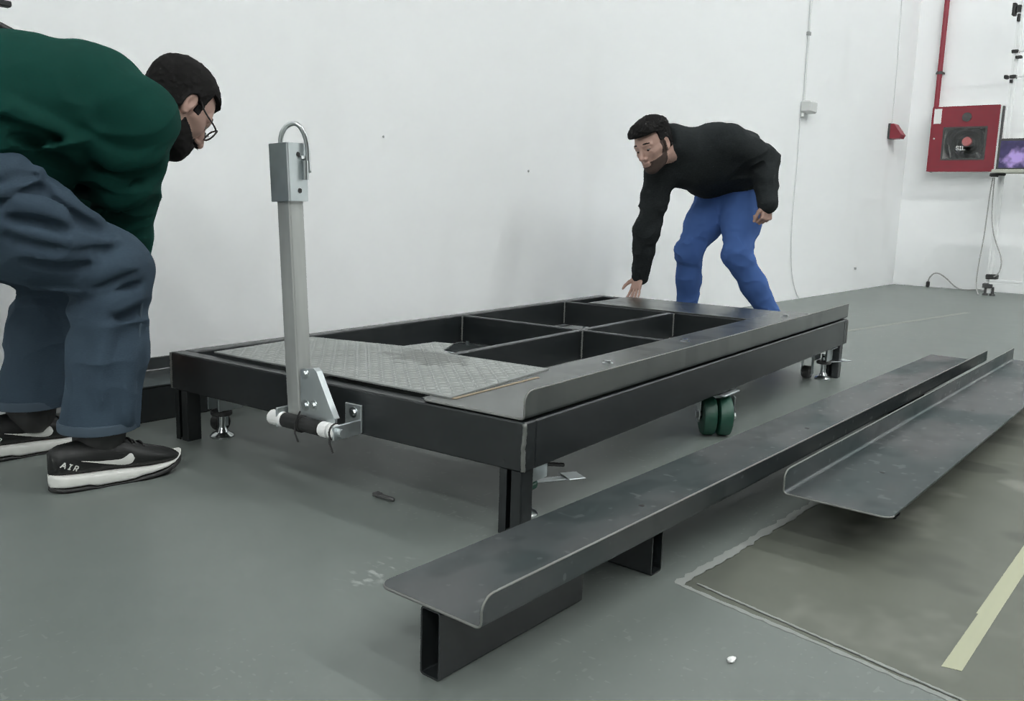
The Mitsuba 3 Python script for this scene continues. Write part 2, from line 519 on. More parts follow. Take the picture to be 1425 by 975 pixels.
pt(P + '__cover_plate', bx(1.885, PL, 0.264, 0.975, 0.2328, 0.2368, 0.0006), 'plate', label='grey cover plate at the far end')
er = folded(PL - 0.004, 0.262, 0.052, 0.004)
er.apply_transform([[1, 0, 0, 0.004], [0, -1, 0, 0.264], [0, 0, 1, 0.2350], [0, 0, 0, 1]])
er.invert()
k_er = pt(P + '__edge_rail', er, 'plate', 35, label='grey folded plate with an upright lip along the long side')
cut_edge(k_er, True, (0.004, 0.264, 0.2350), PYAW, PB)
for x, y in ((0.648, 0.186), (1.157, 0.200), (2.06, 0.190)):
    pt(P + '__edge_rail__bolt', bolt_mesh((x, y, 0.239), (0, 0, 1), 0.0085, 0.007), 'chrome')
# mounting plates low in the bays, with their bolts
for x0, x1, y0, y1 in ((0.05, 0.20, 0.04, 0.15), (0.98, 1.14, 0.04, 0.17), (2.05, 2.20, 0.04, 0.15), (0.05, 0.20, 0.97, 1.08), (1.0, 1.16, 0.93, 1.08), (2.05, 2.20, 0.97, 1.08),
                       (1.20, 1.36, 0.60, 0.72)):
    mp = pt(P + '__mounting_plate', bx(x0, x1, y0, y1, 0.1285, 0.134, 0.001), 'steel')
    for bxx in (x0 + 0.02, x1 - 0.02):
        pt(mp + '__bolt', bolt_mesh((bxx, (y0 + y1) / 2 + 0.03, 0.134), (0, 0, 1), 0.007, 0.012), 'chrome')
for y in (0.048, 1.07):
    pt(P + '__end_beam__bolt_hole', cyl((-0.0006, y, 0.150), (0.004, y, 0.150), 0.004, 12), 'rubber')


# castors: two big green ones in the middle, levelling castors at the corners
def big_castor(x, y, a):
    c = pt(P + '__castor', cat(bx(x - 0.055, x + 0.055, y - 0.05, y + 0.05, 0.1225, 0.1285, 0.002), cyl((x, y, 0.112), (x, y, 0.123), 0.03)), 'zinc', 40)
    d = np.array([math.cos(a), math.sin(a), 0.0])            # rolling direction
    ax = np.array([-d[1], d[0], 0.0])
    o = np.array([x, y, 0.0585]) + d * 0.012
    for s in (-1, 1):
        q = lathe([(0.012, -0.019), (0.048, -0.020), (0.0555, -0.017), (0.058, -0.010), (0.058, 0.010), (0.0555, 0.017), (0.048, 0.020), (0.012, 0.019)], o + ax * s * 0.0225, ax, 36)
        pt(c + '__wheel', q, 'greenwheel', 35)
    for s in (-1, 1):
        prof = Polygon([(-0.03, 0.06), (0.03, 0.06), (0.02, -0.010), (0.012, -0.020), (-0.012, -0.020), (-0.02, -0.010)])
        m = place(extrude(prof, 0.003), d, [0, 0, 1], np.cross(d, [0, 0, 1]), o + ax * s * 0.048)
        pt(c + '__fork', m, 'zinc')
    pt(c + '__axle', cat(cyl(o - ax * 0.055, o + ax * 0.055, 0.006), bolt_mesh(o + ax * 0.049, ax, 0.010, 0.008), bolt_mesh(o - ax * 0.049, -ax, 0.010, 0.008)), 'chrome')


big_castor(1.035, 0.040, math.radians(214))
big_castor(1.05, 1.03, math.radians(60))


def levelling_castor(x, y, sx, sy, pedal):
    c = pt(P + '__levelling_castor', cat(bx(x - 0.045, x + 0.045, y - 0.04, y + 0.04, 0.1235, 0.1285, 0.0015),
                                         bx(x - 0.038, x + 0.038, y - 0.024, y - 0.021, 0.075, 0.1235, 0.001), bx(x - 0.038, x + 0.038, y + 0.021, y + 0.024, 0.075, 0.1235, 0.001)), 'zinc')
    wx, wy = x + sx * 0.022, y + 0.052
    pt(c + '__wheel', lathe([(0.006, -0.016), (0.021, -0.016), (0.0245, -0.012), (0.0245, 0.012), (0.021, 0.016), (0.006, 0.016)], (wx, wy, 0.0255), (0, 1, 0)), 'greenwheel' if x < 1 and y < 0.5 else 'darkgrey', 35)
    pt(c + '__wheel_bracket', cat(*[bx(wx - 0.012, wx + 0.012, wy + s * 0.019 - 0.0015, wy + s * 0.019 + 0.0015, 0.016, 0.1235, 0.001) for s in (-1, 1)],
                                  cyl((wx, wy - 0.024, 0.0255), (wx, wy + 0.024, 0.0255), 0.005)), 'zinc')
    px = x - sx * 0.012
    pt(c + '__foot', lathe([(0.0001, 0.0), (0.030, 0.0), (0.031, 0.004), (0.027, 0.008), (0.017, 0.014), (0.013, 0.022), (0.011, 0.026), (0.010, 0.03), (0.010, 0.10), (0.0001, 0.10)], (px, y, 0), (0, 0, 1)), 'chrome', 30)
    pt(c + '__adjuster_wheel', lathe([(0.011, 0), (0.026, 0), (0.028, 0.003), (0.028, 0.010), (0.026, 0.013), (0.011, 0.013)], (px, y, 0.060), (0, 0, 1), 18), 'greenwheel' if x < 1 and pedal else 'darkgrey', 30)
    if pedal:
        d = np.array([pedal[0], pedal[1], 0.0])
        w = np.array([-d[1], d[0], 0.0])
        arm = cat(place(bx(0, 0.11, -0.012, 0.012, 0, 0.003, 0.001), d, w, [0, 0, 1], np.array([x, y, 0.066])),
                  place(bx(0.085, 0.125, -0.024, 0.024, 0.003, 0.006, 0.001), d, w, [0, 0, 1], np.array([x, y, 0.066])))
        pt(c + '__pedal', arm, 'zinc')
        pt(c + '__release_lever', sweep([np.array([x, y, 0.09]), np.array([x, y, 0.092]) + d * 0.06 + w * 0.03, np.array([x, y, 0.085]) + d * 0.10 + w * 0.035], 0.0045, 8), 'rubber', True)


levelling_castor(0.135, 0.080, 1, 1, (0.85, -0.53))
levelling_castor(0.105, 1.045, 1, 1, None)
levelling_castor(2.130, 0.050, -1, 1, (0.86, -0.50))
levelling_castor(2.130, 1.050, -1, 1, None)

# tow bar, folded upright in front of the near end
TB = P + '__tow_bar'
lean = np.array([-0.004, 0.052, 1.0])
lean /= np.linalg.norm(lean)
tx = np.array([1, 0, 0]) - lean * lean[0]
tx /= np.linalg.norm(tx)
ty = np.cross(lean, tx)
tube_o = np.array([-0.062, 0.556, 0.158])


def on_bar(m, h=0.0):
    return place(m, tx, ty, lean, tube_o + lean * h)


sq = sbox(0, 0, 0.040, 0.042).buffer(-0.005).buffer(0.005, quad_segs=4)
pt(TB, on_bar(extrude(sq.difference(sbox(0.003, 0.003, 0.037, 0.039)), 0.48)), 'tube', 35, label='bare steel square tube')
head = sbox(-0.007, -0.009, 0.047, 0.052).buffer(-0.004).buffer(0.004, quad_segs=4).difference(sbox(-0.001, 0.0, 0.0405, 0.0425))
ch = on_bar(extrude(head, 0.122), 0.474)
k_head = pt(TB + '__coupling_head', ch, 'zinc', 35)
for h in (0.098, 0.022):
    pt(k_head + '__hole', on_bar(cyl((0.022, -0.0097, h), (0.022, -0.003, h), 0.0055, 14), 0.474), 'rubber')
arch = [on for on in spline([(0.012, 0.030, 0.05), (0.010, 0.030, 0.128), (0.016, 0.018, 0.157), (0.026, -0.001, 0.163), (0.036, -0.014, 0.143), (0.041, -0.018, 0.105), (0.042, -0.018, 0.060)], 40)]
pt(TB + '__locking_pin', on_bar(sweep(arch, 0.0052, 12), 0.474), 'chrome', True)
pt(TB + '__pin_latch', on_bar(cat(cyl((0.034, -0.017, 0.045), (0.034, -0.017, 0.085), 0.0062, 12), bx(0.024, 0.046, -0.016, -0.008, 0.088, 0.096, 0.001)), 0.474), 'chrome', 35)
gus = Polygon([(0.556, 0.158), (0.449, 0.160), (0.449, 0.176), (0.503, 0.272), (0.512, 0.278), (0.556, 0.270)])
pt(TB + '__gusset', place(extrude(gus, 0.007), [0, 1, 0], [0, 0, 1], [1, 0, 0], [-0.060, 0, 0]), 'zinc')
pt(TB + '__gusset__lip', place(extrude(Polygon([(0.449, 0.176), (0.503, 0.272), (0.512, 0.278), (0.516, 0.274), (0.507, 0.268), (0.4535, 0.1735)]), 0.016), [0, 1, 0], [0, 0, 1], [1, 0, 0], [-0.062, 0, 0]), 'zinc')
for y, z in ((0.542, 0.262), (0.540, 0.192), (0.515, 0.196)):
    pt(TB + '__gusset__bolt', bolt_mesh((-0.060, y, z), (-1, 0, 0), 0.007, 0.006), 'chrome')
pt(P + '__hinge_bracket', cat(bx(-0.006, 0.0, 0.425, 0.475, 0.138, 0.200, 0.0015), bx(-0.085, -0.003, 0.426, 0.433, 0.136, 0.168, 0.0015)), 'zinc')
pt(P + '__hinge_tab', bx(-0.085, 0.0, 0.605, 0.611, 0.136, 0.180, 0.0015), 'zinc')
pt(P + '__hinge_bracket__bolt', bolt_mesh((-0.006, 0.448, 0.182), (-1, 0, 0), 0.007, 0.006), 'chrome')
HP = pt(P + '__hinge_pin', cyl((-0.070, 0.640, 0.152), (-0.070, 0.414, 0.152), 0.009, 18), 'zinc', 35)
for a, b in ((0.640, 0.598), (0.478, 0.455), (0.450, 0.428)):
    pt(HP + '__collar', lathe([(0.009, 0), (0.0155, 0.0), (0.017, 0.003), (0.017, abs(a - b) - 0.003), (0.0155, abs(a - b)), (0.009, abs(a - b))], (-0.070, a, 0.152), (0, -1, 0), 18), 'white', 30)
pt(HP + '__sleeve', cyl((-0.070, 0.596, 0.152), (-0.070, 0.480, 0.152), 0.0165, 22), 'rubber', 35)
for y, dz in ((0.545, -0.03), (0.538, 0.028), (0.437, -0.034)):
    pt(HP + '__cable_tie', cat(sweep([(-0.070 + 0.0175 * math.cos(t), y, 0.152 + 0.0175 * math.sin(t)) for t in np.linspace(0, 2 * np.pi, 18)], 0.0022, 6),
                               sweep([(-0.086, y, 0.152), (-0.090, y - 0.004, 0.152 + dz * 0.6), (-0.088, y - 0.012, 0.152 + dz * 1.2)], 0.0020, 6)), 'rubber', True)

# ------------------------------------------------------------------ loose rails and the tubes they lie on
RYAW = 0.85


def loose_rail(o, length, width, flange, mirror, lab, r_near=0.022):
    m = folded(length, width, flange, 0.004, r_near)
    if mirror:      # flange on the camera's right (towards -y)
        m.apply_transform(np.diag([1, -1, 1, 1.0]))
        m.invert()
    k = put('steel_rail', rotz(m, RYAW, o), 'steel', 35, label=lab, category='steel rail', group='loose folded steel rails on the floor')
    cut_edge(k, mirror, (0, 0, 0), RYAW, o)
    return k


R1 = (0.786, 0.893, 0.1005)
r1 = loose_rail(R1, 2.90, 0.197, 0.040, True, 'dark folded steel rail nearest the camera, lip on its right, resting on black box tubes')
R2 = (1.610, 0.446, 0.0985)
r2 = loose_rail(R2, 2.23, 0.203, 0.044, False, 'dark folded steel rail over the bare concrete, lip on its left', 0.018)
R3 = (0.90, 2.325, 0.1005)
r3 = loose_rail(R3, 2.70, 0.205, 0.040, False, 'dark folded steel rail lying along the white wall behind the trolley')


def hole_mark(o, x, y):
    c, s = math.cos(math.radians(RYAW)), math.sin(math.radians(RYAW))
    return np.array([o[0] + c * x - s * y, o[1] + s * x + c * y, o[2] + 0.004])


for o, k, xs, y in ((R1, r1, (0.55, 1.35, 2.15), -0.10), (R2, r2, (0.28, 1.10, 1.9), 0.10)):
    for x in xs:
        p = hole_mark(o, x, y)
        put(k + '__bolt_hole', cyl(p - [0, 0, 0.0035], p + [0, 0, 0.0003], 0.0055, 14), 'rubber')


def support(o, x, y, length, along, lab, z=0.0, h=0.1):
    m = box_tube(length, 0.037, h)
    p = hole_mark((o[0], o[1], z - 0.004), x, y)
    put('box_tube', rotz(m, RYAW if along else RYAW + 90, p), 'frame', 20, label=lab, category='steel tube', group='black box tubes under the loose rails')


support(R1, 0.0, -0.123, 0.335, True, "black box tube under the near rail's front end, its open end facing the camera")
support(R1, 0.537, -0.155, 0.150, False, 'black box tube lying crossways under the nearest rail, second from its front end')
support(R1, 2.2, -0.160, 0.150, False, 'black box tube hidden under the far half of the nearest rail')
support(R2, 0.345, 0.072, 0.150, False, 'black box tube under the near end of the rail on the bare concrete', -0.002)
support(R2, 1.15, 0.100, 0.150, False, 'black box tube under the middle of the rail on the bare concrete', -0.002)
support(R2, 1.95, 0.100, 0.150, False, 'black box tube under the far end of the rail on the bare concrete', -0.002)
support(R3, 0.10, 0.004, 0.62, True, 'long black box tube under the rail beside the white wall, behind the man in green')
support(R3, 2.2, 0.03, 0.150, False, 'black box tube under the rail beside the white wall, behind the trolley')

# ------------------------------------------------------------------ tape and litter on the floor
tp1 = Polygon([(1.318, 0.275), (1.324, 0.249), (1.556, 0.252), (1.556, 0.277)])
tp2 = Polygon([(1.545, 0.280), (1.547, 0.252), (2.60, 0.262), (2.60, 0.291)])
tk = put('floor_tape', extrude(tp1, 0.0005, -0.0019), 'tape', label='pale yellow tape strip stuck on the bare concrete at the right', category='tape')
put('floor_tape__strip', extrude(tp2, 0.0004, -0.0019), 'tape')
put('faded_tape', extrude(Polygon([(4.70, 1.700), (6.6, 1.450), (6.6, 1.490), (4.70, 1.735)]), 0.0006, -0.0001), 'fadedtape', label='faded tape line on the far floor beyond the trolley', category='tape')
clip = cat(sweep(spline([(1.228, 1.402, 0.004), (1.226, 1.37, 0.007), (1.232, 1.352, 0.006), (1.238, 1.358, 0.004), (1.238, 1.39, 0.004), (1.234, 1.41, 0.004)], 24), 0.0032, 8),
           bx(1.227, 1.243, 1.398, 1.415, 0.0, 0.008, 0.001))
put('wire_clip', clip, 'darkgrey', 35, label='small bent metal clip lying on the floor in front of the trolley', category='clip')


def crumb(x, y, r, seed):
    m = trimesh.creation.icosphere(subdivisions=2, radius=1.0)
    v = m.vertices * (0.55 + 0.9 * meshkit.noise(m.vertices * 1.7 + seed * 7.3)[:, None])
    m.vertices = v * [r * 1.4, r, r * 0.6]
    m.apply_translation([x, y, -m.vertices[:, 2].min()])
    return m


put('paint_flake', crumb(1.115, 0.505, 0.006, 1), 'white', 40, label='white flake on the grey floor left of the yellow tape', category='flake', group='white flakes on the floor')
put('paint_flake', crumb(1.073, 2.26, 0.005, 2), 'white', 40, label='white flake on the floor in front of the rail along the wall', category='flake', group='white flakes on the floor')
put('paint_flake', crumb(0.893, 0.885, 0.003, 3), 'white', 40, label='tiny white flake on the floor left of the nearest rail', category='flake', group='white flakes on the floor')

# ------------------------------------------------------------------ things on the end wall
CX = 8.52
FC = 'fire_hose_cabinet'
labels[FC] = {'label': 'red fire hose cabinet with a glass window on the end wall', 'category': 'fire cabinet'}
y0, y1, z0, z1 = 1.832, 2.370, 1.034, 1.592
wy0, wy1, wz0, wz1 = 1.915, 2.260, 1.137, 1.412
put(FC + '__case', cat(bx(CX + 0.020, END_X, y0 + 0.004, y0 + 0.010, z0 + 0.004, z1 - 0.004), bx(CX + 0.020, END_X, y1 - 0.010, y1 - 0.004, z0 + 0.004, z1 - 0.004),
                       bx(CX + 0.020, END_X, y0 + 0.004, y1 - 0.004, z0 + 0.004, z0 + 0.010), bx(CX + 0.020, END_X, y0 + 0.004, y1 - 0.004, z1 - 0.010, z1 - 0.004)), 'offwhite', label='pale sides')
for ya, yb in ((y0 - 0.004, y0 + 0.003), (y1 - 0.003, y1 + 0.004)):
    put(FC + '__wall_flange', bx(END_X - 0.06, END_X, ya, yb, z0, z1), 'darkgrey')
put(FC + '__back', bx(CX + 0.105, CX + 0.112, y0 + 0.01, y1 - 0.01, z0 + 0.01, z1 - 0.01), 'cabinet_inside')
door = affinity.translate(sbox(y0, z0, y1, z1).buffer(-0.006).buffer(0.006), 0, 0).difference(sbox(wy0, wz0, wy1, wz1).buffer(-0.012).buffer(0.012))
YZ = ([0, 1, 0], [0, 0, 1], [1, 0, 0])
fd = put(FC + '__door', place(extrude(door, 0.020), *YZ, [CX, 0, 0]), 'red', label='red door')
put(fd + '__window_gasket', place(extrude(sbox(wy0, wz0, wy1, wz1).buffer(0.004).difference(sbox(wy0, wz0, wy1, wz1).buffer(-0.010)), 0.006), *YZ, [CX - 0.003, 0, 0]), 'darkgrey')
put(fd + '__pane', place(extrude(sbox(wy0 - 0.003, wz0 - 0.003, wy1 + 0.003, wz1 + 0.003), 0.0005), *YZ, [CX + 0.006, 0, 0]), 'glass')
put(fd + '__lock', cat(cyl((CX - 0.010, 2.083, 1.497), (CX + 0.01, 2.083, 1.497), 0.038, 24), cyl((CX - 0.014, 2.083, 1.497), (CX, 2.083, 1.497), 0.024, 20)), 'darkgrey', 40, label='round dark lock')
put(fd + '__sticker', bx(CX - 0.0015, CX, 2.290, 2.352, 1.448, 1.575), 'white', label='white label in the corner')
put(fd + '__stud', cyl((CX - 0.006, 2.332, 1.320), (CX, 2.332, 1.320), 0.008, 12), 'offwhite')
HR = put(FC + '__hose_reel', cat(*[lathe([(r - 0.011, 0.0), (r - 0.008, 0.010), (r, 0.013), (r + 0.008, 0.010), (r + 0.011, 0.0), (r + 0.008, -0.010), (r, -0.013), (r - 0.008, -0.010), (r - 0.011, 0.0)],
                                         (CX + 0.060 + 0.012 * (k % 2), 2.072, 1.285), (1, 0, 0), 40) for k, r in enumerate(np.arange(0.050, 0.185, 0.021))]), 'hose', 50)
put(HR + '__hub', lathe([(0.001, -0.02), (0.036, -0.02), (0.040, -0.012), (0.040, 0.02)], (CX + 0.045, 2.072, 1.293), (1, 0, 0), 30), 'reelred', 30)
txt = meshkit.text_mesh('SIL', 0.034, 0.0012, True)
put(fd + '__lettering', place(txt, [0, -1, 0], [0, 0, 1], [-1, 0, 0], [CX + 0.004, 2.150, 1.218]), 'white')
put(FC + '__hose_nozzle', cyl((CX + 0.05, 2.19, 1.155), (CX + 0.05, 2.225, 1.27), 0.010, 10), 'darkgrey', 40)
put(FC + '__valve', cyl((CX + 0.05, 1.955, 1.15), (CX + 0.05, 1.985, 1.20), 0.012, 10), 'darkgrey', 40)

k = put('fire_water_pipe', cyl((8.645, 2.377, 1.585), (8.645, 2.382, CEIL), 0.021, 20), 'redpipe', 40, label='red water pipe running up the end wall from the fire cabinet', category='pipe')
put(k + '__clamp', cat(lathe([(0.021, -0.012), (0.026, -0.012), (0.026, 0.012), (0.021, 0.012)], (8.645, 2.378, 1.90), (0, 0, 1), 20), bx(8.645, END_X, 2.345, 2.412, 1.893, 1.907)), 'darkgrey', 30)

al = Polygon([(0, 0), (0.0, 0.12), (0.045, 0.125), (0.115, 0.03), (0.10, 0.0)])
k = put('fire_alarm_sounder', place(extrude(al, 0.13), [0, -1, 0], [0, 0, 1], [-1, 0, 0], [8.25, WALL_Y, 1.300]), 'red', label='small red alarm sounder on the long wall near the corner', category='alarm')
put(k + '__base', bx(8.115, 8.255, WALL_Y - 0.018, WALL_Y, 1.296, 1.428, 0.003), 'darkgrey')
put('alarm_wire', sweep([(8.20, WALL_Y - 0.004, 1.42), (8.19, WALL_Y - 0.004, 1.9), (8.14, WALL_Y - 0.004, 2.45), (8.14, WALL_Y - 0.004, CEIL)], 0.004, 8), 'wire', True,
    label='thin white wire running up the long wall from the red alarm', category='wire')
k = put('wall_sensor', cat(bx(6.195, 6.335, WALL_Y - 0.075, WALL_Y, 1.335, 1.420, 0.012), cyl((6.21, WALL_Y - 0.02, 1.33), (6.20, WALL_Y - 0.02, 1.305), 0.012, 12)), 'offwhite', label='small white sensor box on the long wall behind the bending man', category='sensor')
put(k + '__lens', lathe([(0.001, 0.014), (0.018, 0.012), (0.026, 0.004), (0.028, 0.0)], (6.330, WALL_Y - 0.040, 1.378), (1, -0.3, 0), 20), 'fitting', 40)
k = put('sensor_conduit', sweep([(6.235, WALL_Y - 0.010, 1.42), (6.228, WALL_Y - 0.010, 1.75), (6.222, WALL_Y - 0.010, 2.1), (6.22, WALL_Y - 0.010, CEIL)], 0.008, 10), 'wire', True,
        label='white conduit running up the long wall from the white sensor box', category='conduit')
put(k + '__clip', bx(6.205, 6.240, WALL_Y - 0.022, WALL_Y, 1.86, 1.885, 0.002), 'fitting')
put('sensor_cable', sweep(spline([(6.20, WALL_Y - 0.006, 1.31), (6.21, WALL_Y - 0.006, 0.9), (6.22, WALL_Y - 0.006, 0.45), (6.28, WALL_Y - 0.006, 0.2), (6.44, WALL_Y - 0.008, 0.008)], 40), 0.0035, 8), 'wire', True,
    label='thin white cable hanging down the long wall below the sensor box', category='cable')
put('wall_anchor', cyl((2.31, WALL_Y - 0.004, 0.878), (2.31, WALL_Y, 0.878), 0.004, 10), 'fitting', label='tiny grey screw in the long wall above the chequered plate', category='screw')
put('wall_anchor', cyl((3.191, WALL_Y - 0.004, 0.790), (3.191, WALL_Y, 0.790), 0.005, 10), 'fitting', label='tiny grey screw in the long wall left of the bending man', category='screw')
put('cable_outlet', bx(7.60, 7.625, WALL_Y - 0.012, WALL_Y, 0.175, 0.195, 0.003), 'fitting', label='tiny grey fitting low on the long wall near the corner', category='fitting')

# plug and its flex by the end wall
k = put('power_cord', sweep(spline([(8.60, 2.275, 0.055), (8.60, 2.262, 0.10), (8.60, 2.22, 0.135), (8.60, 2.16, 0.118), (8.61, 2.09, 0.06), (8.62, 2.02, 0.010), (8.62, 1.93, 0.006), (8.60, 1.80, 0.006)], 50), 0.006, 8), 'cord', True,
        label='grey power cord arching off the floor by the end wall', category='power cord')
put(k + '__plug', cat(bx(8.585, 8.615, 2.262, 2.290, 0.006, 0.056, 0.005), cyl((8.593, 2.277, 0.0), (8.593, 2.277, 0.008), 0.003, 8), cyl((8.607, 2.277, 0.0), (8.607, 2.277, 0.008), 0.003, 8)), 'rubber', label='black plug')

# upright profile stand with black joints, a shelf and a screen at the right edge
SX = 8.25
ST = 'profile_stand'
labels[ST] = {'label': 'pale metal profile stand with black joints by the end wall at the right edge', 'category': 'stand'}
slot = sbox(-0.02, -0.02, 0.02, 0.02)
for a in range(4):
    slot = slot.difference(affinity.rotate(sbox(0.012, -0.004, 0.021, 0.004), 90 * a, origin=(0, 0)))
put(ST + '__upright', extrude(affinity.translate(slot, SX, 1.705), 2.75, 0.02), 'alu')
put(ST + '__upright', extrude(affinity.translate(slot, SX, 1.05), 2.75, 0.02), 'alu')
put(ST + '__base_rail', place(extrude(slot, 0.66), [1, 0, 0], [0, 0, 1], [0, 1, 0], [SX - 0.04, 1.03, 0.118]), 'alu')
for z in (1.772, 1.97, 2.31):
    k = put(ST + '__cross_rod', cyl((SX, 1.70, z), (SX, 1.05, z), 0.006, 10), 'alu', 40)
for (ya, yb, za, zb, dx) in ((1.735, 1.685, 1.958, 1.982, 0.03), (1.700, 1.655, 1.912, 1.932, -0.035), (1.768, 1.742, 1.760, 1.788, 0.03), (1.728, 1.682, 1.760, 1.786, 0.03),
                             (1.722, 1.700, 1.725, 1.748, -0.035), (1.765, 1.740, 2.250, 2.345, 0.03), (1.735, 1.700, 2.272, 2.325, 0.03), (1.722, 1.700, 2.20, 2.255, -0.035)):
    put(ST + '__joint', bx(SX - 0.035 if dx > 0 else SX - 0.045, SX + dx if dx > 0 else SX + 0.0, yb, ya, za, zb, 0.003), 'rubber')
for y in (1.70, 1.05):
    put(ST + '__foot', cat(bx(SX - 0.045, SX + 0.03, y - 0.022, y + 0.045, 0.062, 0.100, 0.004), lathe([(0.001, 0), (0.022, 0), (0.022, 0.012), (0.012, 0.018), (0.010, 0.07)], (SX - 0.015, y + 0.022, 0), (0, 0, 1), 16),
                           lathe([(0.001, 0), (0.022, 0), (0.022, 0.012), (0.012, 0.018), (0.010, 0.07)], (SX + 0.0, y - 0.03, 0), (0, 0, 1), 16)), 'darkgrey', 40)
put(ST + '__shelf', bx(SX - 0.24, SX + 0.05, 1.03, 1.735, 1.004, 1.030, 0.003), 'shelf', label='pale shelf board')
put(ST + '__shelf_bracket', cat(bx(SX - 0.10, SX + 0.02, 1.725, 1.775, 0.978, 1.004, 0.004), bx(SX - 0.1, SX - 0.07, 1.66, 1.74, 0.985, 1.004, 0.003)), 'rubber')
put('adapter_box', bx(SX - 0.06, SX + 0.02, 1.640, 1.725, 0.139, 0.178, 0.005), 'rubber', label='black power adapter on the base rail of the profile stand', category='adapter')
DS = 'display_screen'
labels[DS] = {'label': 'black screen showing a violet glow, on the shelf at the right edge', 'category': 'screen'}
put(DS + '__case', bx(SX - 0.205, SX - 0.175, 1.22, 1.712, 1.030, 1.272, 0.006), 'darkgrey')
put(DS + '__panel', bx(SX - 0.2065, SX - 0.2045, 1.232, 1.695, 1.042, 1.252), 'screen', label='violet lit picture')
put(DS + '__stand_foot', bx(SX - 0.185, SX - 0.10, 1.38, 1.55, 1.030, 1.040, 0.003), 'darkgrey')
for q, pts in enumerate(([(SX - 0.06, 1.755, 0.972), (SX - 0.06, 1.765, 0.75), (SX - .05, 1.775, 0.45), (SX - .05, 1.79, 0.2), (SX - .06, 1.775, 0.03), (SX - 0.08, 1.76, 0.006)],
                         [(SX - 0.075, 1.74, 0.972), (SX - 0.075, 1.73, 0.7), (SX - 0.075, 1.675, 0.45), (SX - 0.075, 1.615, 0.28), (SX - 0.075, 1.63, 0.19), (SX - 0.066, 1.66, 0.16)])):
    put('hanging_cable', sweep(spline(pts, 40), 0.005, 8), 'cord', True, category='cable',
        label=('thin grey cable hanging from the shelf to the floor at the profile stand', 'grey cable looping from the shelf down to the black adapter')[q])

# black bracket on the long wall above the man in green
BR = 'wall_bracket'
labels[BR] = {'label': 'black wall bracket with a slanting arm above the man in green, at the left edge', 'category': 'bracket'}
put(BR + '__bar', bx(0.45, 0.962, 2.49, 2.515, 1.092, 1.107, 0.003), 'rubber')
put(BR + '__brace', sweep([(0.62, 2.50, 1.165), (0.975, 2.50, 1.028)], 0.0095, 10), 'rubber', 40)
put(BR + '__wall_plate', cat(bx(0.40, 0.50, WALL_Y - 0.012, WALL_Y, 1.00, 1.25, 0.002), bx(0.45, 0.475, 2.49, WALL_Y, 1.09, 1.11, 0.002), bx(0.60, 0.64, 2.49, WALL_Y, 1.15, 1.18, 0.002)), 'rubber')


# ------------------------------------------------------------------ soft bodies: smooth unions of round cones, meshed by marching tetrahedra
TETS = np.array([[0, 1, 3, 7], [0, 1, 5, 7], [0, 2, 3, 7], [0, 2, 6, 7], [0, 4, 5, 7], [0, 4, 6, 7]])


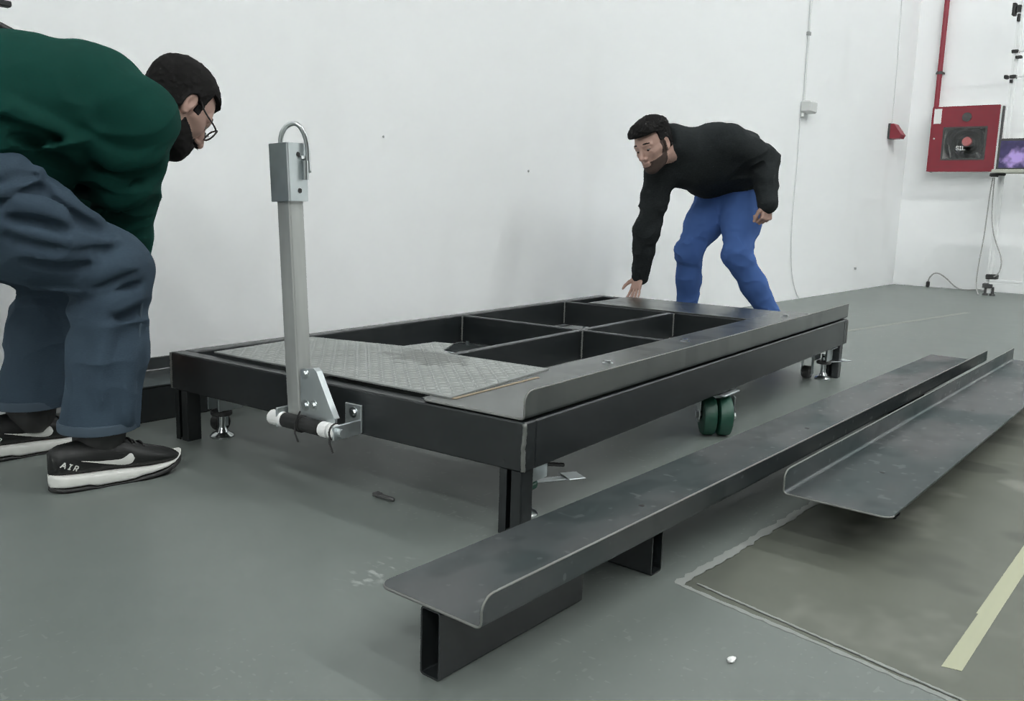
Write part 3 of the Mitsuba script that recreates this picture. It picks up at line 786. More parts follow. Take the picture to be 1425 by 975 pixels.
class Soft:
    def __init__(self):
        self.ops = []

    def add(self, kind, args, reach, k=0.02, op='u'):
        self.ops.append((kind, args, reach, k, op))
        return self

    def cone(self, a, b, ra, rb=None, k=0.02, op='u'):
        a, b = np.asarray(a, float), np.asarray(b, float)
        rb = ra if rb is None else rb
        r = max(ra, rb)
        return self.add('cone', (a, b, ra, rb), (np.minimum(a, b) - r, np.maximum(a, b) + r), k, op)

    def chain(self, pts, rs, k=0.02, op='u'):
        for i in range(len(pts) - 1):
            self.cone(pts[i], pts[i + 1], rs[i], rs[i + 1], k, op)
        return self

    def ell(self, c, r, k=0.02, op='u', R=None):
        c, r = np.asarray(c, float), np.asarray(r, float)
        return self.add('ell', (c, r, np.eye(3) if R is None else np.asarray(R, float)), (c - r.max(), c + r.max()), k, op)

    def half(self, o, n, k=0.004):
        """keeps what lies behind the plane through o with outward normal n"""
        return self.add('half', (np.asarray(o, float), np.asarray(n, float) / np.linalg.norm(n)), None, k, 'i')

    @staticmethod
    def dist(kind, A, p):
        if kind == 'cone':
            a, b, ra, rb = A
            ab = b - a
            t = np.clip(((p - a) @ ab) / max(ab @ ab, 1e-12), 0, 1)
            return np.linalg.norm(p - a - t[..., None] * ab, axis=-1) - (ra + (rb - ra) * t)
        if kind == 'ell':
            c, r, R = A
            q = (p - c) @ R.T
            k0 = np.linalg.norm(q / r, axis=-1)
            k1 = np.linalg.norm(q / (r * r), axis=-1)
            return k0 * (k0 - 1.0) / np.maximum(k1, 1e-9)
        o, n = A
        return (p - o) @ n

    def field(self, xs, ys, zs, pad):
        D = np.full((len(xs), len(ys), len(zs)), 1.0, np.float32)
        G = (xs, ys, zs)
        for kind, A, reach, k, op in self.ops:
            if reach is None:
                sl = (slice(None),) * 3
            else:
                sl = tuple(slice(*np.searchsorted(g, (lo - pad - k, hi + pad + k))) for g, lo, hi in zip(G, *reach))
            p = np.stack(np.meshgrid(*[g[s] for g, s in zip(G, sl)], indexing='ij'), -1)
            if p.size == 0:
                continue
            d = self.dist(kind, A, p)
            E = D[sl]
            if op == 'u':
                h = np.maximum(k - np.abs(E - d), 0) / max(k, 1e-6)
                D[sl] = np.minimum(E, d) - h * h * k * 0.25
            else:
                if op == 's':
                    d = -d
                h = np.maximum(k - np.abs(E - d), 0) / max(k, 1e-6)
                D[sl] = np.maximum(E, d) + h * h * k * 0.25
        return D

    def at(self, p):
        p = np.asarray(p, float)
        D = np.full(len(p), 1.0)
        for kind, A, reach, k, op in self.ops:
            d = self.dist(kind, A, p)
            d = -d if op == 's' else d
            h = np.maximum(k - np.abs(D - d), 0) / max(k, 1e-6)
            D = np.minimum(D, d) - h * h * k * 0.25 if op == 'u' else np.maximum(D, d) + h * h * k * 0.25
        return D

    def fold(self, xz, r=0.011, k=0.026, groove=True):
        """a raised cloth fold with a furrow under it along a line given in x and z, laid on the side of the cloth that faces -y"""
        q = spline([(x, 0, z) for x, z in xz], 9) if len(xz) > 2 else np.linspace((xz[0][0], 0, xz[0][1]), (xz[1][0], 0, xz[1][1]), 7)
        q[:, 1] = 1.5
        for _ in range(40):
            q[:, 1] += np.clip(self.at(q), -0.05, 0.05) * 0.9
        n = len(q)
        w = r * np.sin(np.linspace(0.25, np.pi - 0.25, n)) ** 0.6
        low = q - np.array([0, 0.0, 0.024])
        for _ in range(25):
            low[:, 1] += np.clip(self.at(low), -0.05, 0.05) * 0.9
        for i in range(n - 1):
            self.cone(q[i] + [0, w[i] * 0.45, 0], q[i + 1] + [0, w[i + 1] * 0.45, 0], w[i], w[i + 1], k)
        for i in range(n - 1) if groove else ():
            self.cone(low[i], low[i + 1], w[i] * 0.55, w[i + 1] * 0.55, k * 0.9, 's')
        return self

    def bounds(self):
        rs = [r for _, _, r, _, op in self.ops if r is not None and op == 'u']
        return np.min([r[0] for r in rs], 0), np.max([r[1] for r in rs], 0)

    def mesh(self, h, smooth=6, warp=None):
        lo, hi = self.bounds()
        G = [np.arange(a - 3 * h, b + 4 * h, h) for a, b in zip(lo, hi)]
        D = self.field(*G, 3 * h)
        if warp is not None:
            near = np.abs(D) < 3 * h + 0.02
            p = np.stack([g[i] for g, i in zip(G, np.nonzero(near))], -1)
            D[near] += warp(p)
        return march(D, G, smooth)


def march(D, G, smooth=6):
    D = np.where(np.abs(D) < 1e-7, np.float32(1e-7), D).astype(np.float64)
    n = np.array(D.shape)
    for ax in range(3):
        for e in (0, -1):
            s = [slice(None)] * 3
            s[ax] = e
            D[tuple(s)] = np.maximum(D[tuple(s)], 1e-3)
    inside = D < 0
    cnt = sum(inside[i:n[0] - 1 + i, j:n[1] - 1 + j, k:n[2] - 1 + k].astype(np.int8) for i in (0, 1) for j in (0, 1) for k in (0, 1))
    cells = np.argwhere((cnt > 0) & (cnt < 8))
    corner = np.array([[i, j, k] for i in (0, 1) for j in (0, 1) for k in (0, 1)])
    idx = np.ravel_multi_index((cells[:, None] + corner[None]).transpose(2, 0, 1), n)
    Df = D.ravel()
    pos = lambda i: np.stack([g[q] for g, q in zip(G, np.unravel_index(i, n))], -1)
    tri_edges, inner = [], []
    for t in TETS:
        q = idx[:, t]
        ins = Df[q] < 0
        m = ins.sum(1)
        for one in (1, 3):
            sel = m == one
            if sel.any():
                qq, ii = q[sel], ins[sel] if one == 1 else ~ins[sel]
                lone = ii.argmax(1)
                rest = np.array([[1, 2, 3], [0, 2, 3], [0, 1, 3], [0, 1, 2]])[lone]
                a = qq[np.arange(len(qq)), lone]
                b = np.take_along_axis(qq, rest, 1)
                tri_edges.append(np.stack([np.stack([a, b[:, c]], -1) for c in range(3)], 1))
                inner.append(a if one == 1 else b[:, 0])
        sel = m == 2
        if sel.any():
            qq, ii = q[sel], ins[sel]
            order = np.argsort(~ii, axis=1, kind='stable')
            s = np.take_along_axis(qq, order, 1)
            a, b, c, d = s.T
            e = [np.stack(x, -1) for x in ((a, c), (a, d), (b, d), (b, c))]
            tri_edges += [np.stack([e[0], e[1], e[2]], 1), np.stack([e[0], e[2], e[3]], 1)]
            inner += [a, a]
    te, inner = np.concatenate(tri_edges), np.concatenate(inner)
    te.sort(axis=-1)
    keys = te[..., 0].astype(np.int64) * (int(n.prod()) + 1) + te[..., 1]
    uniq, inv = np.unique(keys, return_inverse=True)
    f = inv.reshape(-1, 3)
    a, b = uniq // (int(n.prod()) + 1), uniq % (int(n.prod()) + 1)
    w = np.clip(Df[a] / (Df[a] - Df[b]), 0.04, 0.96)[:, None]
    v = pos(a) * (1 - w) + pos(b) * w
    nor = np.cross(v[f[:, 1]] - v[f[:, 0]], v[f[:, 2]] - v[f[:, 0]])
    flip = np.einsum('ij,ij->i', nor, pos(inner) - v[f[:, 0]]) > 0
    f[flip] = f[flip][:, ::-1]
    m = trimesh.Trimesh(v, f, process=False)
    if smooth:
        from scipy.sparse import coo_matrix
        e = np.vstack([f[:, [0, 1]], f[:, [1, 2]], f[:, [2, 0]]])
        A = coo_matrix((np.ones(len(e)), (e[:, 0], e[:, 1])), (len(v), len(v))).tocsr()
        A = ((A + A.T) > 0).astype(float)
        deg = np.asarray(A.sum(1))
        for _ in range(smooth):
            v = v + 0.55 * (A @ v / deg - v)
            v = v - 0.57 * (A @ v / deg - v)
        m.vertices = v
    return m


def solid_union(parts):
    out = None
    for p in parts:
        q = m3.Manifold(m3.Mesh(np.asarray(p.vertices, np.float32), np.asarray(p.faces, np.uint32)))
        if q.status() != m3.Error.NoError:
            return cat(*parts)
        out = q if out is None else out + q
    g = out.to_mesh()
    return tm(g.vert_properties[:, :3], g.tri_verts)


def creases(amp, along, freq, seed, where=None):
    """cloth folds: ridges running across a direction, broken up by noise"""
    d, a, b = frame_of(along)

    def fn(p):
        q = np.stack([(p @ d) * freq, (p @ a) * freq * 0.35, (p @ b) * freq * 0.35], -1)
        q = q + 1.6 * meshkit.fbm(p * 6.0, 2, seed + 5)[:, None]
        r = 1 - np.abs(2 * meshkit.noise(q, seed) - 1)
        s = amp * (r ** 2 - 0.35)
        s += amp * 0.5 * (meshkit.fbm(p * 16, 2, seed + 9) - 0.5)
        return -s if where is None else -s * where(p)
    return fn


def bump_at(c, r):
    c = np.asarray(c, float)
    return lambda p: np.exp(-((np.linalg.norm(p - c, axis=-1) / r) ** 2))


# ---- hand: x along the fingers, y towards the thumb, z out of the back of the hand
def hand(wrist, along, back, curls, spread=1.0, thumb=0.5, side=1, scale=1.0):
    along = np.asarray(along, float) / np.linalg.norm(along)
    back = np.asarray(back, float) - along * (np.asarray(back, float) @ along)
    back /= np.linalg.norm(back)
    R = np.stack([along, side * np.cross(back, along), back], 1)
    s = Soft()
    to = lambda q: np.asarray(wrist) + R @ (np.asarray(q, float) * scale)
    ys = (0.030, 0.010, -0.011, -0.031)
    lens = ((0.042, 0.026, 0.021), (0.047, 0.029, 0.023), (0.043, 0.028, 0.022), (0.033, 0.020, 0.019))
    s.cone(to((-0.035, 0, 0)), to((0.01, 0, 0)), 0.025 * scale, 0.025 * scale, 0.012)
    for i, (y, L) in enumerate(zip(ys, lens)):
        kx = 0.088 - 0.004 * abs(i - 1)
        s.cone(to((0.005, y * 0.55, 0)), to((kx, y, 0)), 0.0155 * scale, 0.0118 * scale, 0.010)
        p = np.array([kx, y, 0.0])
        a = 0.0
        sp = math.radians((9, 2, -4, -11)[i] * spread)
        r = (0.0095, 0.0098, 0.0094, 0.0082)[i]
        for j, (l, c) in enumerate(zip(L, curls[i] if np.ndim(curls[i]) else (curls[i],) * 3)):
            a += math.radians(c)
            q = p + l * np.array([math.cos(a) * math.cos(sp), math.sin(sp), -math.sin(a)])
            s.cone(to(p), to(q), (r - 0.0007 * j) * scale, (r - 0.0007 * (j + 1)) * scale, 0.0025)
            p = q
    t0, t1 = np.array([0.018, 0.024, -0.004]), np.array([0.050, 0.048 + 0.010 * thumb, -0.012])
    t2 = t1 + 0.034 * np.array([0.82, 0.42 * thumb, -0.35]) / np.linalg.norm([0.82, 0.42 * thumb, -0.35])
    t3 = t2 + 0.028 * np.array([0.92, 0.10 * thumb, -0.35]) / np.linalg.norm([0.92, 0.10 * thumb, -0.35])
    s.cone(to(t0), to(t1), 0.016 * scale, 0.0125 * scale, 0.012)
    s.cone(to(t1), to(t2), 0.0115 * scale, 0.0105 * scale, 0.004)
    s.cone(to(t2), to(t3), 0.0102 * scale, 0.0085 * scale, 0.003)
    return s


# ---- head: x towards the face, y to its left, z up; origin between the ears
def head_soft(to, Rm, sc, neck=None):
    s = Soft()
    E = lambda c, r, k=0.02, op='u': s.ell(to(c), np.asarray(r) * sc, k * sc, op, Rm.T)
    C = lambda a, b, ra, rb=None, k=0.02, op='u': s.cone(to(a), to(b), ra * sc, (ra if rb is None else rb) * sc, k * sc, op)
    E((-0.014, 0, 0.036), (0.098, 0.077, 0.086))
    E((0.030, 0, -0.022), (0.060, 0.060, 0.088), 0.03)
    for q in (-1, 1):
        C((-0.005, q * 0.048, -0.052), (0.060, q * 0.020, -0.094), 0.020, 0.016, 0.03)      # jaw
        C((0.060, q * 0.040, -0.018), (0.030, q * 0.060, -0.010), 0.016, 0.014, 0.02)       # cheekbone
        C((0.084, q * 0.012, 0.026), (0.068, q * 0.046, 0.024), 0.010, 0.010, 0.012)        # brow
        E((0.094, q * 0.031, 0.004), (0.014, 0.017, 0.011), 0.010, 's')
        C((0.0815, q * 0.019, 0.010), (0.0770, q * 0.043, 0.010), 0.0058, 0.0050, 0.004)      # lids
        C((0.0800, q * 0.020, -0.007), (0.0750, q * 0.042, -0.007), 0.0055, 0.0050, 0.005)
    C((0.066, 0, -0.097), (0.074, 0, -0.092), 0.018, 0.017, 0.02)                            # chin
    C((0.088, 0, 0.012), (0.111, 0, -0.028), 0.008, 0.0125, 0.010)                           # nose
    for q in (-1, 1):
        C((0.098, q * 0.011, -0.034), (0.092, q * 0.013, -0.034), 0.0085, 0.007, 0.006)
    C((0.090, -0.018, -0.060), (0.090, 0.018, -0.060), 0.006, 0.006, 0.008)                  # lips
    C((0.088, -0.015, -0.071), (0.088, 0.015, -0.071), 0.007, 0.007, 0.008)
    for q in (-1, 1):                                                                        # ears
        E((-0.008, q * 0.079, -0.002), (0.019, 0.010, 0.033), 0.006)
        E((-0.004, q * 0.090, 0.004), (0.010, 0.008, 0.020), 0.006, 's')
        C((0.000, q * 0.077, -0.026), (-0.002, q * 0.079, -0.030), 0.008, 0.007, 0.004)
    if neck is not None:
        s.cone(to((-0.022, 0, -0.050)), neck, 0.056 * sc, 0.062 * sc, 0.03)
    return s


def region(to, Rm, o, sc, head, off, tests, h, seed, amp, sm=3):
    """a layer over the head, 'off' thick, where the smallest of some smooth tests (head frame, metres) is negative"""
    lo, hi = head.bounds()
    G = [np.arange(a - 5 * h - 0.03, b + 6 * h + 0.03, h) for a, b in zip(lo, hi)]
    D = head.field(*G, 0.05)
    near = np.abs(D) < 0.05
    p = np.stack([g[i] for g, i in zip(G, np.nonzero(near))], -1)
    q = (p - o) @ Rm / sc
    d = D[near] - off(q) * sc - amp * (meshkit.fbm(p * 130, 3, seed) - 0.5)
    d = np.maximum(d, tests(q) * sc)
    d = np.maximum(d, -D[near] - 0.006)
    D = np.full(D.shape, 1.0, np.float32)
    D[near] = d
    return march(D, G, sm)


def rot_from(face, up):
    f = np.asarray(face, float) / np.linalg.norm(face)
    u = np.asarray(up, float) - f * (np.asarray(up, float) @ f)
    u /= np.linalg.norm(u)
    return np.stack([f, np.cross(u, f), u], 1)


def face_details(pre, to, Rm, sc):
    for q in (-1, 1):
        c = to((0.0735, q * 0.031, 0.003))
        m = trimesh.creation.icosphere(subdivisions=3, radius=0.0112 * sc)
        m.apply_translation(c)
        e = put(pre + '__eye', m, 'eye', True)
        ir = lathe([(0.0001, 0.0117), (0.003, 0.0115), (0.0056, 0.0102)], c, Rm @ np.array([0.93, 0, -0.36]), 16)
        ir.vertices = c + (ir.vertices - c) * sc
        put(e + '__iris', ir, 'iris', True)
        br = [to((0.090 - 0.35 * (abs(t) - 0.010) ** 1.0 * 1.0, q * abs(t), 0.031 + 0.05 * (0.03 - abs(abs(t) - 0.03)))) for t in np.linspace(0.012, 0.050, 9)]
        put(pre + '__eyebrow', sweep(br, np.array([2.6, 4.2, 4.8, 4.8, 4.6, 4.2, 3.6, 3.0, 1.8]) * 1e-3 * sc, 8), 'hair', True)


# ---- a trainer: x from heel to toe, y to the left, z up
def trainer(pre, o, deg, letters=True):
    L = 0.292
    xs = np.r_[np.linspace(0, 0.03, 5), np.linspace(0.05, 0.26, 12), np.linspace(0.27, L, 6)]
    hw = lambda x: np.interp(x, [0, 0.006, 0.02, 0.06, 0.12, 0.19, 0.235, 0.265, 0.283, L], [0.006, 0.019, 0.030, 0.036, 0.036, 0.047, 0.047, 0.038, 0.022, 0.004])
    cy = lambda x: np.interp(x, [0, 0.1, 0.2, L], [0, 0, 0.004, 0.010])
    spring = lambda x: np.interp(x, [0, 0.03, 0.2, 0.25, L], [0.003, 0.0, 0.0, 0.006, 0.022])
    top = lambda x: np.interp(x, [0, 0.02, 0.06, 0.10, 0.14, 0.18, 0.22, 0.26, 0.28, L], [0.090, 0.100, 0.104, 0.108, 0.102, 0.082, 0.066, 0.053, 0.043, 0.030])
    sole_t = lambda x: np.interp(x, [0, 0.1, 0.2, 0.26, L], [0.040, 0.034, 0.029, 0.030, 0.033])
    out_t = lambda x: np.interp(x, [0, 0.07, 0.08, 0.16, 0.18, 0.24, L], [0.009, 0.009, 0.003, 0.003, 0.010, 0.013, 0.020])

    def loft(rings, close=True):
        n = len(rings[0])
        v = np.vstack(rings)
        f = []
        for i in range(len(rings) - 1):
            for k in range(n):
                a0, a1 = i * n + k, i * n + (k + 1) % n
                f += [[a0, a0 + n, a1 + n], [a0, a1 + n, a1]]
        for i, rev in ((0, False), (len(rings) - 1, True)):
            c = len(v)
            v = np.vstack([v, rings[i].mean(0)])
            for k in range(n):
                a, b = i * n + k, i * n + (k + 1) % n
                f.append([c, b, a] if rev else [c, a, b])
        m = tm(v, f)
        if m.volume < 0:
            m.invert()
        return m
    ex = 2.6

    def upper_ring(x):
        zb, zt = sole_t(x) - 0.004, top(x)
        zt = max(zt, zb + 0.006)
        th = np.linspace(-np.pi / 2, 3 * np.pi / 2, 40, endpoint=False)
        y = np.sign(np.cos(th)) * np.abs(np.cos(th)) ** (2 / ex)
        z = np.sign(np.sin(th)) * np.abs(np.sin(th)) ** (2 / ex)
        taper = np.where(z > 0, 1 - (0.34 if x < 0.14 else 0.16) * np.clip(z, 0, 1) ** 1.6, 1.0)
        return np.stack([np.full(40, x), cy(x) + hw(x) * y * taper, (zb + zt) / 2 + (zt - zb) / 2 * z], -1)

    def side(x, z):
        zb, zt = sole_t(x) - 0.004, max(top(x), sole_t(x) + 0.002)
        q = np.clip((z - (zb + zt) / 2) / ((zt - zb) / 2), -1, 1)
        ta = 1 - (0.34 if x < 0.14 else 0.16) * max(q, 0) ** 1.6
        return hw(x) * ta * (1 - abs(q) ** ex) ** (1 / ex)

    def slab_ring(x, za, zb, grow):
        w = hw(x) + grow
        th = np.linspace(0, 2 * np.pi, 24, endpoint=False)
        y = np.sign(np.cos(th)) * np.abs(np.cos(th)) ** 0.5
        z = np.sign(np.sin(th)) * np.abs(np.sin(th)) ** 0.5
        return np.stack([np.full(24, x), cy(x) + w * y, (za + zb) / 2 + (zb - za) / 2 * z], -1)
    tf = lambda m: rotz(m, deg, o)
    s = put(pre, tf(loft([upper_ring(x) for x in xs])), 'shoe', 50)
    put(s + '__midsole', tf(loft([slab_ring(x, spring(x) + out_t(x), max(sole_t(x), spring(x) + out_t(x) + 0.003), 0.004) for x in xs])), 'shoe_white', 50)
    put(s + '__outsole', tf(loft([slab_ring(x, spring(x), spring(x) + out_t(x) + 0.001, 0.002 if x < 0.17 else 0.0045) for x in xs])), 'outsole', 50)
    for q in (-1, 1):
        # the curved tick on each side
        n = 34
        X = np.linspace(0.056, 0.166, n)
        low = np.interp(X, [.056, .072, .100, .128, .142, .150, .158, .163, .166], [.0665, .0622, .0535, .0455, .0427, .0420, .0430, .0470, .0545])
        wide = np.interp(X, [.056, .0885, .120, .137, .144, .150, .157, .161, .1635, .166], [.0678, .0612, .0580, .0572, .0595, .0635, .0682, .0675, .0640, .0556]) - low
        v, f = [], []
        for x, a, b in zip(X, low, low + wide):
            for z in np.linspace(a, b, 5):
                v.append([x, cy(x) + q * (side(x, z) + 0.0012), z])
        for i in range(n - 1):
            for k in range(4):
                p = i * 5 + k
                f += [[p, p + 5, p + 6], [p, p + 6, p + 1]]
        m = tm(v, f)
        inner = m.copy()
        inner.vertices = inner.vertices - [0, q * 0.003, 0]
        put(s + '__side_mark', tf(cat(m, inner)), 'shoe_white')
        if letters and q == -1:
            t_ = meshkit.text_mesh('A I R', 0.0120, 0.0015, True)
            t_.apply_translation([0, -0.0047, 0])
            c_, s_ = math.cos(math.radians(-24)), math.sin(math.radians(-24))
            w = t_.vertices.copy()
            w[:, 0] *= 0.95
            X_, Z_ = 0.016 + c_ * w[:, 0] - s_ * w[:, 1], 0.064 + s_ * w[:, 0] + c_ * w[:, 1]
            Yv = np.array([cy(a) - side(a, b) for a, b in zip(X_, Z_)])
            t_.vertices = np.stack([X_, Yv + 0.001 - w[:, 2] * 1.6, Z_], -1)
            put(s + '__lettering', tf(t_), 'shoe_white')
    for i in range(6):
        x = 0.128 + i * 0.013
        y = np.linspace(-1, 1, 9)
        pts = [[x + 0.004 * (i % 2), cy(x) + 0.022 * k, top(x) + 0.002 - 0.006 * k * k] for k in y]
        put(s + '__lace', tf(sweep(pts, 0.0028, 6)), 'rubber', True)
    return s


# ------------------------------------------------------------------ the man in green, bending at the near end of the trolley
def V(*a):
    return np.array(a, float)


def make_person_green():
    pre = 'person'
    labels[pre] = {'label': 'bearded man in glasses and green sweater, bending at the near end of the trolley', 'category': 'person', 'group': 'men moving the trolley'}
    hR, kR, aR = V(.57, 1.985, .660), V(.930, 1.950, .468), V(.868, 1.918, .10)
    hL, kL, aL = V(.57, 2.20, .675), V(.925, 2.225, .462), V(.852, 2.240, .10)
    pel, mid, chest, neck = V(.55, 2.10, .705), V(.77, 2.10, .825), V(.92, 2.10, .835), V(1.045, 2.10, .835)
    sR, eR, wR = V(.985, 1.925, .80), V(1.030, 2.10, .565), V(1.065, 2.165, .31)
    sL, eL, wL = V(.985, 2.275, .80), V(1.025, 2.330, .565), V(1.085, 2.345, .31)
    o, sc = V(1.180, 2.095, .852), 0.90
    Rm = rot_from((.71, -.05, -.70), (.72, 0.02, .70))
    to = lambda q: o + Rm @ (np.asarray(q, float) * sc)
    hd = head_soft(to, Rm, sc, neck)
    core = Soft().chain([neck, chest, mid, pel], [.055, .08, .08, .08], .03)
    for s, e, w in ((sR, eR, wR), (sL, eL, wL)):
        core.chain([chest, s, e, w], [.06, .045, .034, .024], .03)
    for h, k, a, ft in ((hR, kR, aR, V(.10, -.010, -.055)), (hL, kL, aL, V(.10, -.010, -.055))):
        core.chain([pel, h, k, a], [.08, .075, .05, .036], .03)
        core.cone(a, a + V(.030, .0, -.055), .028, .020, .02)
    hs = [hand(w, V(.30, .10, -.95), V(.95, .02, .3), ((22, 28, 20), (24, 30, 22), (26, 32, 24), (30, 34, 26)), 0.8, 0.5, q) for w, q in ((wR, 1), (wL, -1))]
    body = solid_union([core.mesh(0.010), hd.mesh(0.0034, 3)] + [x.mesh(0.0027, 2) for x in hs])
    put(pre, body, 'skin', True)
    face_details(pre, to, Rm, sc)
    # hair and beard
    hl = lambda q: np.minimum.reduce([np.maximum(0.078 - q[:, 2] - 0.10 * np.maximum(0.06 - q[:, 0], 0), -1.0),
                                      np.maximum(q[:, 0] - 0.030 + 0.35 * np.maximum(0.03 - q[:, 2], 0), 0.018 - q[:, 2]),
                                      np.maximum(q[:, 0] + 0.020, -0.060 - q[:, 2])])
    ear_gap = lambda q: 0.016 - np.sqrt(((q[:, 0] + 0.004) / 1.2) ** 2 + ((q[:, 2] + 0.004) / 1.9) ** 2)
    hair = region(to, Rm, o, sc, hd, lambda q: 0.006 + 0.009 * np.clip((q[:, 2] - 0.02) / 0.07, 0, 1), lambda q: np.maximum(hl(q), np.where(np.abs(q[:, 1]) > 0.05, ear_gap(q), -1)), 0.0034, 3, 0.006)
    put(pre + '__hair', hair, 'hair', True)
    bt = lambda q: np.maximum.reduce([np.minimum.reduce([np.maximum(q[:, 2] + 0.045 + 0.25 * (q[:, 0] - 0.06), -q[:, 0] + 0.012),
                                                         np.maximum(np.abs(q[:, 0] - 0.024) - 0.010, np.abs(q[:, 2] - 0.012) - 0.020),
                                                         np.maximum.reduce([np.abs(q[:, 2] + 0.0475) - 0.008, np.abs(q[:, 1]) - 0.032, 0.06 - q[:, 0]])]),
                                      -0.125 - q[:, 2],
                                      0.017 - np.sqrt((q[:, 1] / 1.4) ** 2 + ((q[:, 2] + 0.066) / 0.55) ** 2 + np.maximum(0.07 - q[:, 0], 0) ** 2)])
    beard = region(to, Rm, o, sc, hd, lambda q: 0.003 + 0.009 * np.clip((-0.05 - q[:, 2]) / 0.04, 0, 1), bt, 0.0034, 8, 0.005)
    put(pre + '__beard', beard, 'hair', True)
    # glasses
    gl = pre + '__glasses'
    for q in (-1, 1):
        ring = [to((0.108 - 0.10 * max(abs(y) - 0.03, 0), q * y, z)) for y, z in
                [(0.033 + 0.024 * np.sign(math.cos(t)) * abs(math.cos(t)) ** 0.7, 0.002 + 0.0185 * np.sign(math.sin(t)) * abs(math.sin(t)) ** 0.7) for t in np.linspace(0, 2 * np.pi, 40)]]
        rim = put(gl + '__rim', sweep(ring, 0.0021, 8, False), 'specs', True)
        c = np.mean(ring, 0)
        put(gl + '__lens', tm(np.vstack([ring[:-1], c]), [[k, (k + 1) % 39, 39] for k in range(39)]), 'glass')
        put(gl + '__temple', sweep([to(p) for p in spline([(0.105, q * 0.057, 0.008), (0.085, q * 0.071, 0.010), (0.03, q * 0.0795, 0.017), (-0.012, q * 0.083, 0.031), (-0.028, q * 0.082, 0.018)], 24)], 0.0022, 8), 'specs', True)
    put(gl + '__bridge', sweep([to(p) for p in spline([(0.108, -0.010, 0.006), (0.114, 0, 0.010), (0.108, 0.010, 0.006)], 10)], 0.002, 8), 'specs', True)
    # sweater
    sw = Soft()
    for q in (-1, 1):
        y = V(0, .075 * q, 0)
        sw.chain([pel + y * 0.9 + V(.06, 0, .02), mid + y, chest + y], [.135, .122, .125], .06)
    sw.chain([V(.62, 2.10, .66), V(.78, 2.10, .735), V(.92, 2.10, .77)], [.125, .125, .11], .06)
    sw.chain([chest, neck + V(.0, 0, .0)], [.115, .074], .06)
    for s, e, w in ((sR, eR, wR), (sL, eL, wL)):
        sw.cone(chest + (s - chest) * .55, s, .105, .083, .06)
        sw.chain([s, s + (e - s) * .5, e, e + (w - e) * .5, w + (w - e) * 0.02], [.083, .068, .060, .052, .041], .03)
    for ln in (((.902, .695), (.940, .674), (.990, .684)), ((.910, .649), (.966, .627), (1.009, .649)), ((.893, .739), (.954, .713), (1.012, .729)),
               ((.690, .800), (.777, .767), (.862, .745)), ((.720, .765), (.800, .735), (.870, .712))) :
        sw.fold(ln, 0.010, 0.030)
    sw.half(V(.60, 2.1, .76), (-1, 0, -.12), .01)
    sw.half(neck + V(.040, 0, .006), (.86, 0, .28), .008)
    wf = creases(.015, (0.35, 0, -1), 22, 11, lambda p: np.clip(0.25 + bump_at(eR, .16)(p) + bump_at(V(.93, 1.98, .70), .12)(p) + bump_at(V(.72, 2.0, .74), .13)(p), 0, 1))
    put(pre + '__sweater', sw.mesh(0.0062, 5, wf), 'green', True)
    hem = [V(.603 + .10 * 0, 0, 0) + V(.0, 2.10 + .215 * math.cos(t), .80 + .145 * math.sin(t)) for t in np.linspace(0, 2 * np.pi, 40)]
    put(pre + '__sweater__collar', sweep([neck + V(.030, 0, .012) + .074 * (math.cos(t) * V(0, 1, 0) + math.sin(t) * V(-.32, 0, .95)) for t in np.linspace(0, 2 * np.pi, 40)], 0.008, 8, False), 'green', True)
    # jeans
    jn = Soft()
    for h, k, a in ((hR, kR, aR), (hL, kL, aL)):
        jn.cone(pel + V(.0, (h - pel)[1] * .6, -.02), h, .115, .122, .05)
        jn.chain([h, h + (k - h) * .55, k], [.128, .104, .080], .04)
        jn.chain([k, k + (a - k) * .5 + V(.004, 0, 0), a + V(0, 0, .005)], [.078, .079, .0805], .03)
    jn.cone(hR, hL, .12, .12, .05)
    for ln in (((.688, .569), (.760, .545), (.861, .536), (.908, .539)), ((.769, .652), (.820, .603), (.894, .577)), ((.660, .630), (.734, .658), (.772, .667)),
               ((.660, .668), (.729, .688), (.763, .694)), ((.724, .523), (.793, .511), (.852, .513)), ((.845, .453), (.889, .470), (.940, .499)),
               ((.843, .428), (.894, .439), (.945, .464)), ((.846, .396), (.900, .397), (.940, .412)), ((.690, .605), (.750, .600), (.800, .575))):
        jn.fold(ln, 0.012, 0.022)
    for ln in (((.880, .366), (.858, .287), (.850, .20)), ((.905, .30), (.895, .22), (.90, .15))):
        jn.fold(ln, 0.010, 0.03, False)
    jn.half(V(.67, 2.1, .84), (.42, 0, .9), .01)
    jn.half(V(0, 0, .122), (0, 0, -1), .003)
    wf1 = creases(.017, (.15, .1, -1), 20, 21, lambda p: np.clip(bump_at(kR + V(-.06, 0, -.04), .13)(p) + bump_at(kL + V(-.06, 0, -.04), .13)(p) + .18, 0, 1))
    wf2 = creases(.015, (.45, 0, .9), 18, 31, lambda p: np.clip(bump_at(hR + V(.12, 0, .02), .17)(p) + 0.2 * bump_at(aR, .1)(p), 0, 1))
    put(pre + '__jeans', jn.mesh(0.0055, 3, lambda p: wf1(p) + wf2(p)), 'denim', True)
    for a in (aR, aL):
        put(pre + '__jeans__hem', lathe([(.078, .0), (.0815, .0), (.0830, .003), (.0830, .018), (.0815, .0215), (.078, .0215)], (a[0], a[1], .1215), (0, 0, 1), 48), 'seam', 40)
    for k, a in ((kR, aR), (kL, aL)):
        u = np.linspace(0.12, 0.90, 30)
        ctr = k + (a - k) * u[:, None]
        rad = np.interp(u, [0, .5, 1], [.079, .080, .082])
        th = math.radians(-62)
        put(pre + '__jeans__side_seam', sweep(ctr + rad[:, None] * 1.0 * V(math.cos(th), math.sin(th), 0), 0.0032, 6), 'seam', True)
    trainer(pre + '__shoe', (.755, 1.912, 0.0005), -5.0)
